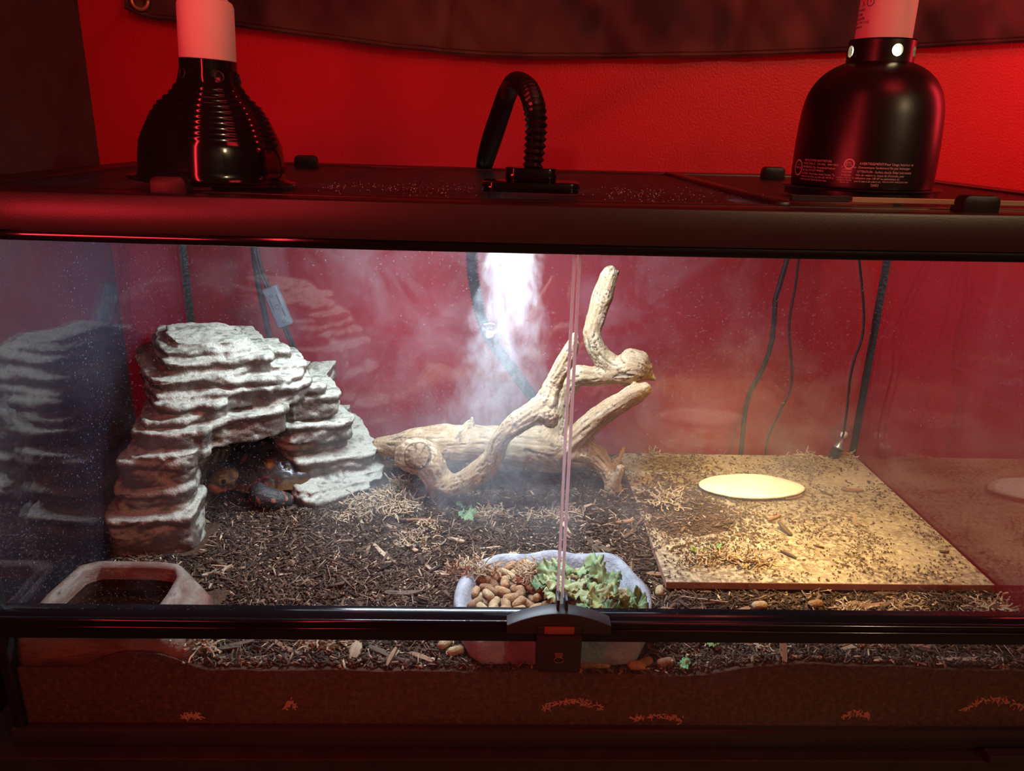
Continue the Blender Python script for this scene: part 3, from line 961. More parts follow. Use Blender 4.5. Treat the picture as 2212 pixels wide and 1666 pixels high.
# ------------------------------------------------------------------ water dish
def rrect(cx, cy_, hx, hy, r_, n=8, wob=0.0, seed=0):
    out = []
    for q, (sx, sy) in enumerate(((1, 1), (-1, 1), (-1, -1), (1, -1))):
        for k in range(n):
            a = math.pi / 2 * (q + k / (n - 1))
            x = cx + sx * (hx - r_) + r_ * math.cos(a); y = cy_ + sy * (hy - r_) + r_ * math.sin(a)
            out.append((x, y))
    if wob:
        out = [(x + wob * nz(x, y, seed, 22), y + wob * nz(x, y, seed + 5, 22)) for x, y in out]
    return out


def loft(bm, loops, cap0=False, cap1=False):
    rows = [[bm.verts.new(p) for p in lp] for lp in loops]
    n = len(rows[0])
    for a, b in zip(rows, rows[1:]):
        for k in range(n):
            bm.faces.new((a[k], a[(k + 1) % n], b[(k + 1) % n], b[k]))
    if cap0: bm.faces.new(rows[0][::-1])
    if cap1: bm.faces.new(rows[-1])
    return bm


def resample(poly, n):
    P = np.array(poly + [poly[0]]); s = np.r_[0, np.cumsum(np.linalg.norm(np.diff(P, axis=0), axis=1))]
    t = np.linspace(0, s[-1], n, endpoint=False)
    return np.c_[np.interp(t, s, P[:, 0]), np.interp(t, s, P[:, 1])]


wx, wy = -0.530, 0.085
rim_z = 0.146
wd = thing('water_dish', 'brown resin water dish full of dark water in the front left corner', 'dish', (wx, wy, 0.10))
NP = 96
outer = resample([tuple(p) for p in [(-0.600, 0.012), (-0.415, 0.012), (-0.398, 0.030), (-0.402, 0.075), (-0.418, 0.115), (-0.452, 0.152), (-0.50, 0.160), (-0.575, 0.160), (-0.598, 0.145), (-0.601, 0.08)]], NP)
rim_o = resample([tuple(p) for p in [(-0.597, 0.022), (-0.455, 0.022), (-0.445, 0.035), (-0.447, 0.080), (-0.452, 0.125), (-0.468, 0.148), (-0.50, 0.154), (-0.572, 0.154), (-0.592, 0.142), (-0.598, 0.08)]], NP)
rim_i = resample([tuple(p) for p in [(-0.583, 0.034), (-0.468, 0.034), (-0.462, 0.042), (-0.460, 0.080), (-0.462, 0.118), (-0.472, 0.136), (-0.50, 0.141), (-0.565, 0.141), (-0.580, 0.130), (-0.584, 0.08)]], NP)
cen = np.array([-0.525, 0.088])


def lp(P, z, s=1.0, wob=0.0, sd=0):
    out = []
    for x, y in P:
        q = cen + (np.array([x, y]) - cen) * s
        out.append((q[0] + wob * nz(x, y, sd, 40), q[1] + wob * nz(x, y, sd + 9, 40), z + (wob * 1.2 * nz(x, y, sd + 4, 30) if wob else 0)))
    return out


bm = bmesh.new()
mid = outer * 0.55 + rim_o * 0.45
loft(bm, [lp(outer, 0.094), lp(outer, 0.112, 1, 0.003, 1), lp(mid, 0.128, 1, 0.005, 2), lp(rim_o, rim_z - 0.003, 1, 0.0012, 3), lp(rim_o * 0.8 + rim_i * 0.2, rim_z), lp(rim_o * 0.2 + rim_i * 0.8, rim_z), lp(rim_i, rim_z - 0.004), lp(rim_i, 0.130, 0.97), lp(rim_i, 0.116, 0.90), lp(rim_i, 0.110, 0.80)], True, True)
bmesh.ops.recalc_face_normals(bm, faces=bm.faces)


def dish_material():
    m = bpy.data.materials.new('dish_resin'); N = NT(m)
    b = N.node('ShaderNodeBsdfPrincipled'); b.inputs['Roughness'].default_value = 0.5
    v = N.coord((1, 1, 3))
    c = N.ramp(N.noise(v, 22, 6, 0.65), [(0.34, (0.14, 0.05, 0.028)), (0.46, (0.17, 0.105, 0.07)), (0.60, (0.26, 0.21, 0.165)), (0.70, (0.05, 0.035, 0.028))])
    sz_ = N.node('ShaderNodeSeparateXYZ'); N.link(N.coord(), sz_.inputs[0])     # rust painted sides under a grey brushed rim
    kz = N.math('MULTIPLY', N.math('SUBTRACT', 0.135, sz_.outputs[2]), 55.0, True)
    mx = N.node('ShaderNodeMix'); mx.data_type = 'RGBA'; N.link(kz, mx.inputs[0]); N.link(c, mx.inputs[6])
    N.link(N.ramp(N.noise(v, 30, 5, 0.65), [(0.35, (0.10, 0.030, 0.013)), (0.65, (0.22, 0.075, 0.030))]), mx.inputs[7])
    N.link(mx.outputs[2], b.inputs['Base Color'])
    bp = N.node('ShaderNodeBump'); bp.inputs['Strength'].default_value = 0.7; bp.inputs['Distance'].default_value = 0.003
    N.link(N.noise(v, 120, 6, 0.7), bp.inputs['Height']); N.link(bp.outputs[0], b.inputs['Normal'])
    N.link(b.outputs[0], N.out.inputs[0])
    return m


obj('basin', bm, dish_material(), wd, True)
bm = bmesh.new(); loft(bm, [lp(rim_i, 0.1275, 0.955)], False, True)
wm = bpy.data.materials.new('water'); N = NT(wm)
gl = N.node('ShaderNodeBsdfGlossy'); gl.inputs['Roughness'].default_value = 0.01
tr = N.node('ShaderNodeBsdfTransparent'); tr.inputs[0].default_value = (0.30, 0.22, 0.15, 1)
lw = N.node('ShaderNodeLayerWeight'); lw.inputs[0].default_value = 0.5
f = N.math('ADD', N.math('MULTIPLY', N.math('POWER', lw.outputs['Facing'], 5.0), 0.98), 0.02, True)
mx = N.node('ShaderNodeMixShader'); N.link(f, mx.inputs[0]); N.link(tr.outputs[0], mx.inputs[1]); N.link(gl.outputs[0], mx.inputs[2])
N.link(mx.outputs[0], N.out.inputs[0])
tag(obj('water', bm, wm, wd), 'still dark water')

# ------------------------------------------------------------------ food bowl
BX, BY = 0.003, 0.105
bowl = thing('food_bowl', 'grey stone effect food bowl holding pellets and kale at the front', 'bowl', (BX, BY, 0.097))
out_px = [(-0.088, 0.014), (0.074, 0.014), (0.100, 0.030), (0.121, 0.075), (0.126, 0.120), (0.112, 0.165), (0.088, 0.200), (0.045, 0.208), (-0.030, 0.203), (-0.070, 0.193), (-0.102, 0.170), (-0.118, 0.128), (-0.120, 0.085), (-0.105, 0.035)]
S = spline(out_px + [out_px[0]], 8)[:-1]
NB = 140
S = resample([tuple(p) for p in S], NB)
bc = np.array([BX, BY])


def bl(s, z, wav=0.0, shrink=0.0, wob=0.0):
    out = []
    for k, (x, y) in enumerate(S):
        d = np.array([x, y]) - bc; L_ = np.linalg.norm(d)
        w_ = wav * (0.6 * nz(x, y, 2.2, 17) + 0.6 * math.sin(9 * math.atan2(d[1], d[0]) + 0.6))
        q = bc + d * (s * (1 + wob * nz(x, y, 7, 45))) - d / L_ * (shrink + 0.0025 * math.sin(7 * math.atan2(d[1], d[0])) * (1 if shrink else 0))
        out.append((q[0], q[1], z + w_))
    return out


bm = bmesh.new()
loft(bm, [bl(0.93, 0.0955), bl(0.97, 0.100, 0, 0, 0.01), bl(1.0, 0.112, 0, 0, 0.012), bl(0.995, 0.124, 0.001, 0, 0.012), bl(0.985, 0.1325, 0.003), bl(0.985, 0.1365, 0.003, 0.004), bl(0.985, 0.1365, 0.003, 0.010), bl(0.985, 0.131, 0.002, 0.015), bl(0.97, 0.118, 0, 0.018), bl(0.93, 0.108, 0, 0.022), bl(0.80, 0.105, 0, 0.02)], True, True)
bmesh.ops.recalc_face_normals(bm, faces=bm.faces)
obj('basin', bm, plain('grey_resin', (0.30, 0.31, 0.34), 0.55, 0.4, bump=0.6, bscale=200, var=0.3, vscale=45), bowl, True)


# ------------------------------------------------------------------ pellets
def pellet_mesh(seed):
    bm = bmesh.new()
    R_, Lh = 0.0054, 0.0062
    prof = [(0.0, -Lh - 0.0042), (0.0030, -Lh - 0.0036), (0.0050, -Lh - 0.0016), (R_, -Lh + 0.001), (R_ * 1.03, 0), (R_, Lh - 0.001), (0.0050, Lh + 0.0016), (0.0030, Lh + 0.0036), (0.0, Lh + 0.0042)]
    rows = []
    for r_, z_ in prof:
        r_ = max(r_, 0.0004)
        rows.append([(z_, r_ * math.cos(2 * math.pi * k / 14), r_ * math.sin(2 * math.pi * k / 14)) for k in range(14)])
    loft(bm, rows, True, True)
    for v_ in bm.verts:
        v_.co += v_.co.normalized() * 0.0007 * nz(v_.co.x, v_.co.y, v_.co.z + seed, 200)
    bmesh.ops.recalc_face_normals(bm, faces=bm.faces)
    me = bpy.data.meshes.new('food_pellet'); bm.to_mesh(me); bm.free()
    me.polygons.foreach_set('use_smooth', [True] * len(me.polygons))
    return me


pel_m = [plain('pellet_tan', (0.40, 0.25, 0.13), 0.8, 0.2, bump=0.6, bscale=500, var=0.3, vscale=220), plain('pellet_brown', (0.28, 0.16, 0.085), 0.8, 0.2, bump=0.6, bscale=500, var=0.3, vscale=220), plain('pellet_pale', (0.46, 0.33, 0.18), 0.8, 0.2, bump=0.6, bscale=500, var=0.3, vscale=220)]
pel_me = []
for i in range(6):
    me = pellet_mesh(i * 3.1); me.materials.append(pel_m[i % 3]); pel_me.append(me)
prr = random.Random(11)


def pellet(p, yaw, tilt, roll=0, label=None, group=None, sc=1.0):
    o = bpy.data.objects.new('food_pellet', prr.choice(pel_me)); COL.objects.link(o)
    o.location = p; o.rotation_euler = (roll, tilt, yaw); o.scale = (sc, sc, sc)
    tag(o, label or 'short tan food pellet piled in the grey bowl', 'pellet', group or 'food pellets in the bowl')
    return o


inner = [bc + (p - bc) * 0.80 for p in S]
ip = np.array(inner)


def inside(x, y, P):
    c = False; n = len(P); j = n - 1
    for i in range(n):
        if (P[i][1] > y) != (P[j][1] > y) and x < (P[j][0] - P[i][0]) * (y - P[i][1]) / (P[j][1] - P[i][1]) + P[i][0]: c = not c
        j = i
    return c


placed = []
for layer, (zz, gap, nmax) in enumerate(((0.1170, 0.0165, 70), (0.1262, 0.0118, 105))):
    tries = 0; pts = []
    while len(pts) < nmax and tries < 6000:
        tries += 1
        x, y = prr.uniform(-0.11, 0.12), prr.uniform(0.02, 0.205)
        if not inside(x, y, ip): continue
        if layer == 1 and (x > 0.02 and y > 0.11): continue
        if any((x - a) ** 2 + (y - b) ** 2 < gap ** 2 for a, b in pts): continue
        pts.append((x, y))
        pl_lab = ('%s food pellet lying on top of the pile at the %s of the bowl' if layer else '%s food pellet low in the pile at the %s of the bowl') % (prr.choice(('tan', 'browner', 'paler')), 'left end' if x < -0.05 else 'right end' if x > 0.07 else 'back' if y > 0.13 else 'front')
        pellet((x, y, zz + prr.uniform(-0.002, 0.003)), prr.uniform(0, 6.28), prr.uniform(-0.35, 0.35), prr.uniform(0, 6), pl_lab, sc=prr.uniform(0.88, 1.12))
for px, py, yaw, lab in ((1270, 1443, 0.2, 'food pellet lying under a green scrap in front of the bowl'), (1300, 1443, 0.1, 'reddish food pellet on the soil just right of the green scrap'), (1377, 1452, 0.0, 'food pellet lying flat right of the bowl, nearest the glass'), (1392, 1440, 0.5, 'food pellet leaning behind another right of the bowl'), (1436, 1440, 0.35, 'rightmost of the spilled food pellets by the front glass'),
                         (1424, 1285, 1.3, 'food pellet on the soil between the bowl and the tile corner'), (1442, 1330, -0.3, 'food pellet on the soil right of the bowl, above the rail'), (985, 1415, 0.4, 'food pellet on the soil left of the bowl, near the glass'), (962, 1398, 0.9, 'food pellet leaning left of the bowl under the rail'), (1640, 1316, 0.2, 'food pellet in the mulch in front of the tile'), (1760, 1313, 0.3, 'food pellet in the mulch before the tile, under the print')):
    p = ground(px, py); p.y = max(p.y, 0.018); p.z = soil(p.x, p.y)
    pellet(p + Vector((0, 0, 0.0055)), yaw, 0.05, 0, lab, 'spilled food pellets')


# ------------------------------------------------------------------ kale leaves and green scraps
def leaf_mesh(seed, size, colA, colB, curl=1.0, name='kale_leaf'):
    r_ = random.Random(seed)
    n, m = 56, 9
    V, C = [], []
    for j in range(m):
        t = j / (m - 1)
        for i in range(n):
            a = 2 * math.pi * i / n
            e = 1 + 0.20 * mn.noise(Vector((math.cos(a) * 1.6, math.sin(a) * 1.6, seed))) + 0.16 * t * mn.noise(Vector((math.cos(a) * 7, math.sin(a) * 7, seed + 4)))
            rr = t * size * e
            x, y = rr * math.cos(a), rr * 0.72 * math.sin(a)
            z = size * (0.13 * t ** 3 * math.sin(a * 8 + seed + 3 * t) + 0.12 * t ** 4 * math.sin(a * 17 + 2 * seed) + 0.30 * t * mn.noise(Vector((math.cos(a) * 2.5 * t, math.sin(a) * 2.5 * t, seed + 8))) + curl * (0.22 * (x / size) ** 2 - 0.30 * (y / size) ** 2 + 0.45 * mn.noise(Vector((x / size * 1.6, y / size * 1.6, seed)))))
            V.append((x, y, z + 0.0007))
            k = 0.5 + 0.9 * mn.noise(Vector((x / size * 2, y / size * 2, seed + 2)))
            rib = max(0, 1 - abs(y) / (0.10 * size)) * 0.7
            c = np.array(colA) * (1 - min(1, max(0, k))) + np.array(colB) * min(1, max(0, k))
            c = c * (1 - rib) + np.array((0.52, 0.55, 0.26)) * rib
            C.append(c)
    nv = len(V)
    V += [(x, y, z - 0.0011) for x, y, z in V]; C += C
    F = []
    for j in range(m - 1):
        for i in range(n):
            q = (j * n + i, j * n + (i + 1) % n, (j + 1) * n + (i + 1) % n, (j + 1) * n + i)
            F.append(q); F.append(tuple(nv + v for v in q[::-1]))
    for i in range(n):
        a = (m - 1) * n + i; b = (m - 1) * n + (i + 1) % n
        F.append((a, b, nv + b, nv + a))
    me = fast_mesh(name, np.array(V), np.array(F))
    tint(me, np.array(C))
    me.polygons.foreach_set('use_smooth', [True] * len(me.polygons))
    return me


leaf_m = vcol('leaf', 0.5, 0.25, 350, 0.4, trans=0.25)
GRN = (0.11, 0.20, 0.085); LGR = (0.30, 0.40, 0.17); YEL = (0.55, 0.45, 0.15); PAL = (0.50, 0.54, 0.28)
KALE = [
    (1185, 1240, .150, .020, GRN, LGR, .9, 'dark green kale piece at the left end of the heap in the bowl'), (1205, 1222, .140, .014, LGR, PAL, .2, 'pale kale stem end sticking up at the back of the bowl'),
    (1215, 1262, .146, .024, LGR, PAL, .6, 'pale green kale piece in the middle of the heap left of the door gap'), (1200, 1285, .141, .018, PAL, LGR, .8, 'pale folded kale rib right behind the latch'),
    (1250, 1235, .150, .022, GRN, LGR, .9, 'green kale piece at the back just right of the door gap'), (1290, 1232, .152, .024, GRN, LGR, 1.0, 'dark crinkled kale piece against the back rim of the bowl'),
    (1300, 1262, .150, .026, LGR, GRN, .8, 'mid green kale piece in the centre right of the heap'), (1245, 1285, .145, .022, LGR, YEL, .9, 'round curled kale piece with olive edge right of the latch guides'),
    (1275, 1285, .147, .022, LGR, PAL, .7, 'light green ruffled kale piece in front of the darker ones'), (1302, 1300, .148, .024, YEL, LGR, 1.0, 'yellowed cupped kale leaf at the front of the heap'),
    (1335, 1290, .146, .022, LGR, YEL, .8, 'yellow green kale strip right of the yellowed leaf'), (1345, 1312, .145, .024, GRN, LGR, .9, 'green kale piece by the right front wall of the bowl'),
    (1372, 1312, .146, .022, GRN, LGR, .9, 'ruffled green kale leaf at the right end of the heap'), (1270, 1318, .143, .020, LGR, GRN, .8, 'small green kale piece low at the front behind the latch arch'),
    (1310, 1328, .142, .020, GRN, GRN, .9, 'darkest kale piece at the front rim of the bowl'), (1322, 1250, .143, .015, GRN, LGR, .7, 'small kale piece near the right back rim'),
    (1168, 1262, .142, .014, GRN, GRN, .8, 'little dark kale scrap at the far left of the heap'), (1238, 1262, .150, .018, LGR, PAL, 1.0, 'light kale curl directly right of the door gap'),
]
lr = random.Random(5)
for i, (px, py, z, s, ca, cb, cu, lab) in enumerate(KALE):
    p = on(px, py, z)
    o = link('kale_leaf', leaf_mesh(i * 2.3 + 1, s, ca, cb, cu), leaf_m)
    o.location = p; o.rotation_euler = (lr.uniform(-0.1, 0.6), lr.uniform(-0.3, 0.3), lr.uniform(0, 6.28))
    tag(o, lab, 'kale', 'kale pieces in the bowl')
for i, (px, py, s, ca, cb, lab) in enumerate([
    (1010, 1118, .020, (0.12, 0.26, 0.12), (0.28, 0.42, 0.22), 'bright green kale scrap on the soil under the driftwood'), (1000, 1100, .012, (0.12, 0.26, 0.12), (0.2, 0.36, 0.2), 'smaller green scrap just behind the bright green one'),
    (1508, 1206, .014, (0.12, 0.24, 0.05), (0.25, 0.36, 0.10), 'green scrap at the left side of the tile'), (1544, 1200, .009, (0.10, 0.24, 0.08), (0.2, 0.34, 0.10), 'tiny upright green scrap on the tile'),
    (1478, 1442, .009, (0.12, 0.34, 0.12), (0.25, 0.48, 0.2), 'green scrap by the front glass right of the bowl'), (1278, 1432, .010, (0.16, 0.22, 0.05), (0.3, 0.35, 0.12), 'star shaped green scrap on a pellet before the bowl'), (1540, 1402, .008, (0.16, 0.26, 0.10), (0.3, 0.4, 0.16), 'small green scrap under the rail right of the bowl')]):
    p = ground(px, py); p.y = max(p.y, 0.02); p.z = max(soil(p.x, p.y), TZ if (TX0 < p.x < TX1 and TY0 < p.y < TY1) else 0)
    o = link('kale_scrap', leaf_mesh(40 + i, s, ca, cb, 0.9, 'kale_scrap'), leaf_m)
    o.location = p + Vector((0, 0, 0.012 if i == 5 else 0.005)); o.rotation_euler = (lr.uniform(-0.4, 0.4), lr.uniform(-0.4, 0.4), lr.uniform(0, 6))
    tag(o, lab, 'kale scrap')

# ------------------------------------------------------------------ mulch: thousands of small chips as one object
BROWN = np.array([(0.022, 0.013, 0.009), (0.040, 0.023, 0.015), (0.065, 0.037, 0.023), (0.10, 0.058, 0.036), (0.16, 0.10, 0.062), (0.28, 0.19, 0.12), (0.42, 0.31, 0.21)])


def in_rock(x, y):
    return (-0.61 < x < -0.48 and 0.235 < y < 0.34) or (-0.42 < x < -0.25 and 0.42 < y < 0.57 and x > -0.42) or (y > 0.50 and -0.6 < x < -0.34)


def blocked(x, y):
    if -0.60 < x < -0.41 and y < 0.155: return True
    if inside(x, y, S): return True
    return in_rock(x, y)


def chips(N, lo, hi, wlo, whi, tlo, thi, tiltmax, cols_p, tile_only=False, front_only=False):
    X = []
    while len(X) < N:
        x, y = random.uniform(-0.596, 0.596), random.uniform(0.010, 0.597)
        if front_only: y = random.uniform(0.0075, 0.020)
        if blocked(x, y): continue
        if tile_only:
            x, y = random.uniform(TX0, TX1 - 0.004), random.uniform(TY0 + 0.002, TY1)
            if nz(x, y, 3.3, 16) + 0.5 * nz(x, y, 1.1, 45) < random.uniform(-0.25, 0.35): continue
            z = max(soil(x, y), TZ + 0.0004)
        elif TX0 < x < TX1 and TY0 < y < TY1:
            k = math.exp(-((x - 0.235) / 0.09) ** 2 - ((y - 0.36) / 0.10) ** 2)
            if random.random() > (0.05 if hi < 0.009 else 0.02) + 0.9 * k: continue
            z = max(soil(x, y), TZ + 0.0004)
        else:
            z = soil(x, y)
        X.append((x, y, z))
    X = np.array(X)
    L_ = rng.uniform(lo, hi, N) ** 1.0; W_ = rng.uniform(wlo, whi, N); T_ = rng.uniform(tlo, thi, N)
    yaw = rng.uniform(0, 2 * np.pi, N); tl_ = rng.normal(0, tiltmax, N); rl = rng.normal(0, tiltmax, N)
    on_tile = (X[:, 0] > TX0) & (X[:, 0] < TX1) & (X[:, 1] > TY0) & (X[:, 1] < TY1)
    tl_[on_tile] *= 0.35; rl[on_tile] *= 0.5; L_[on_tile] *= 0.7; W_[on_tile] *= 0.8
    front = X[:, 1] < 0.02
    X[front, 1] += 0.006
    dx = np.stack([np.cos(yaw) * np.cos(tl_), np.sin(yaw) * np.cos(tl_), np.sin(tl_)], 1)
    dy0 = np.stack([-np.sin(yaw), np.cos(yaw), np.zeros(N)], 1)
    dz0 = np.cross(dx, dy0)
    dy = dy0 * np.cos(rl)[:, None] + dz0 * np.sin(rl)[:, None]
    dz = np.cross(dx, dy)
    V = np.empty((N, 8, 3))
    tap = rng.uniform(0.25, 1.0, N)
    k = 0
    for sx in (-1, 1):
        for sy in (-1, 1):
            for sz in (-1, 1):
                wv = W_ * (tap if sx > 0 else 1.0)
                V[:, k] = X + dx * (sx * L_ / 2)[:, None] + dy * (sy * wv / 2)[:, None] + dz * (sz * T_ / 2)[:, None]
                k += 1
    V[:, :, 2] += (T_ * 0.4 + 0.0010 + np.abs(np.sin(tl_)) * L_ * 0.33)[:, None]
    V[:, :, 1] = np.clip(V[:, :, 1], 0.0072, 0.6025); V[:, :, 0] = np.clip(V[:, :, 0], -0.6025, 0.6025)
    q = np.array([(0, 1, 3, 2), (4, 6, 7, 5), (0, 4, 5, 1), (2, 3, 7, 6), (0, 2, 6, 4), (1, 5, 7, 3)])
    F = (np.arange(N)[:, None, None] * 8 + q[None]).reshape(-1, 4)
    C = BROWN[rng.choice(len(BROWN), N, p=cols_p)] * rng.uniform(0.95, 1.5, (N, 1))
    C[on_tile] = np.maximum(C[on_tile] * 1.3, np.array((0.095, 0.055, 0.030)))
    return V.reshape(-1, 3), F, np.repeat(C, 8, axis=0)


parts = [chips(22000, .0016, .0065, .0010, .0034, .0007, .0018, .40, [.26, .28, .22, .12, .07, .03, .02]),
         chips(7500, .007, .018, .0008, .0026, .0006, .0014, .26, [.16, .24, .24, .16, .11, .06, .03]),
         chips(800, .012, .030, .003, .0065, .0010, .0024, .18, [.20, .26, .24, .16, .09, .04, .01]),
         chips(2600, .0012, .0045, .0008, .0022, .0005, .0014, .25, [.20, .26, .24, .16, .08, .04, .02], tile_only=True),
         chips(1500, .003, .016, .0010, .0035, .0006, .0016, .35, [.20, .26, .22, .16, .09, .05, .02], front_only=True),
         chips(3800, .008, .030, .0004, .0009, .0004, .0008, .32, [.08, .14, .20, .20, .18, .12, .08])]
off = 0; Vs, Fs, Cs = [], [], []
for v, f, c in parts:
    Vs.append(v); Fs.append(f + off); Cs.append(c); off += len(v)
me = fast_mesh('bark_mulch', np.vstack(Vs), np.vstack(Fs))
tint(me, np.vstack(Cs))
mulch = link('bark_mulch', me, vcol('bark', 0.8, 0.4, 500, 0.2))
tag(mulch, 'loose mulch of bark flakes and fibres strewn over the soil', 'mulch', kind='stuff')


# the chips that stand out one by one
def chip_mesh(seed, L_, W_, T_):
    bm = bmesh.new()
    n = 7
    rows = []
    for i in range(n):
        t = i / (n - 1) * 2 - 1
        w_ = W_ / 2 * (1 - 0.45 * abs(t) ** 3) * (1 + 0.25 * mn.noise(Vector((t * 2, seed, 0))))
        z0 = 0.10 * L_ * (t * t - 0.4) * mn.noise(Vector((seed, 3, 1))) * 2
        rows.append([(t * L_ / 2, -w_, z0 - T_ / 2), (t * L_ / 2, w_, z0 - T_ / 2), (t * L_ / 2 + 0.001, w_ * 0.9, z0 + T_ / 2), (t * L_ / 2 - 0.001, -w_ * 0.9, z0 + T_ / 2)])
    loft(bm, rows, True, True)
    bmesh.ops.recalc_face_normals(bm, faces=bm.faces)
    me = bpy.data.meshes.new('wood_chip'); bm.to_mesh(me); bm.free()
    return me


def bark_material(name, a, b):
    m = bpy.data.materials.new(name); N = NT(m)
    p = N.node('ShaderNodeBsdfPrincipled'); p.inputs['Roughness'].default_value = 0.8
    N.link(N.ramp(N.noise(N.coord((1, 9, 9)), 60, 5, 0.6), [(0.3, a), (0.7, b)]), p.inputs['Base Color'])
    N.link(p.outputs[0], N.out.inputs[0])
    return m


wm_p = bark_material('pale_chip', (0.22, 0.14, 0.08), (0.45, 0.33, 0.21)); wm_d = bark_material('dark_chip', (0.05, 0.028, 0.018), (0.12, 0.07, 0.04)); wm_r = bark_material('red_chip', (0.16, 0.07, 0.035), (0.30, 0.15, 0.08))
CHIP = [(822, 1195, .052, .007, -1.0, 0, wm_p, 'pale flat splinter pointing down right between rock cave and bowl'), (1108, 1208, .030, .015, 1.5, 0, wm_p, 'upright square pale chip just behind the bowl'), (1288, 1180, .055, .012, -0.9, 0, wm_d, 'long frayed strip of bark behind the bowl, right of the door gap'),
        (1692, 1163, .030, .008, 1.9, .2, wm_d, 'dark chip tilted on the middle of the tile'), (1842, 1150, .018, .005, 1.5, 1.0, wm_p, 'small peg of wood standing on the tile'), (1838, 1072, .034, .010, -0.1, 0, wm_r, 'brown chip on the tile right of the oval stone'), (1712, 1090, .036, .006, 0.4, 0, wm_r, 'brown stick just below the oval stone'),
        (1670, 1135, .032, .005, 0.6, 0, wm_r, 'thin reddish stick on the mound left of the tile centre'), (1605, 1218, .022, .009, 0.5, 0, wm_d, 'dark chip on the soil near the tile front left'), (1700, 1218, .024, .004, -0.9, 0, wm_d, 'thin dark sliver on the tile front'), (1500, 1198, .0, .0, 0, 0, wm_d, ''),
        (870, 1285, .045, .010, 0.05, 0, wm_d, 'broad dark chip lying level left of the bowl'), (945, 1240, .040, .006, -0.6, 0, wm_p, 'slim pale splinter left of the bowl rim'), (985, 1170, .026, .007, -0.4, 0, wm_p, 'pale chip in the middle of the soil'), (1350, 1130, .030, .009, 0.3, 0, wm_r, 'reddish flat chip in front of the right driftwood foot'),
        (905, 1128, .060, .006, -0.05, 0, wm_r, 'long brown stick lying level under the driftwood'), (1075, 1150, .028, .010, -0.7, 0, wm_d, 'dark chip beside the green scrap'), (1420, 1245, .030, .010, -0.15, 0, wm_r, 'brown chip between bowl and tile'), (1250, 1205, .018, .012, 0.6, 0, wm_p, 'small pale block behind the kale'),
        (470, 1238, .040, .008, 0.7, 0, wm_p, 'pale pointed chip at the right foot of the cave'), (480, 1228, .030, .003, -0.1, 0, wm_p, 'thin yellow straw at the foot of the cave'), (930, 1328, .034, .009, 0.5, 0, wm_r, 'brown chip at the left end of the bowl just above the rail'),
        (768, 1415, .024, .014, 1.4, .3, wm_p, 'wide upright pale chip under the rail left of centre'), (835, 1420, .040, .005, -0.6, 0, wm_d, 'long dark stick by the front glass'), (912, 1425, .034, .008, -0.5, 0, wm_r, 'brown chip slanting by the front glass'), (985, 1408, .026, .012, 0.6, 0, wm_p, 'pale chip left of the bowl, leaning on a pellet'), (845, 1437, .022, .005, 1.1, .5, wm_p, 'short pale splinter standing against the glass'),
        (810, 1405, .026, .010, -0.7, 0, wm_d, 'dark chip under the rail left of the bowl'), (1400, 1462, .044, .004, 0.15, 0, wm_p, 'pale straw lying right of the spilled pellets'), (620, 1405, .050, .007, -0.6, 0, wm_r, 'long stick under the rail, left of the middle'), (470, 1408, .050, .005, 0.2, 0, wm_d, 'dark twig under the rail beside moss'), (510, 1398, .040, .007, 0.4, 0, wm_d, 'second dark twig under the rail beside moss'),
        (1690, 1420, .030, .008, 1.4, .6, wm_r, 'red chip standing on end by the glass'), (1850, 1400, .050, .007, 0.35, 0, wm_p, 'pale stick under the rail at right'), (1980, 1398, .036, .010, -0.4, 0, wm_r, 'orange brown chip under the rail at right'), (2090, 1440, .060, .007, 0.0, 0, wm_p, 'long pale stick lying level at the right end'), (1960, 1318, .040, .009, -0.5, 0, wm_p, 'pale chip in the mulch before the tile'), (1600, 1325, .030, .010, 0.5, 0, wm_r, 'orange chip just above the rail right of the bowl'), (1880, 1312, .040, .010, 0.1, 0, wm_r, 'level brown chip before the tile'), (2130, 1325, .045, .008, -0.4, 0, wm_p, 'pale splinter in the right front corner'),
        (1520, 1300, .060, .002, -0.2, 0, wm_p, 'thin pale straw at the front left of the tile'), (1605, 1070, .0, .0, 0, 0, wm_d, '')]
for i, (px, py, L_, W_, yaw, tl_, mt, lab) in enumerate(CHIP):
    if L_ == 0: continue
    p = ground(px, py); p.y = max(p.y, 0.022)
    z = soil(p.x, p.y)
    if TX0 < p.x < TX1 and TY0 < p.y < TY1: z = max(z, TZ)
    o = link('wood_chip', chip_mesh(i * 1.7, L_, W_, 0.0022), mt)
    o.location = (p.x, p.y, z + 0.003 + abs(math.sin(tl_)) * L_ / 2)
    o.rotation_euler = (0.1 * nz(i, 1, 0), -tl_ if tl_ else 0.08 * nz(i, 2, 0), yaw)
    tag(o, lab, 'wood chip', 'larger chips on the soil')


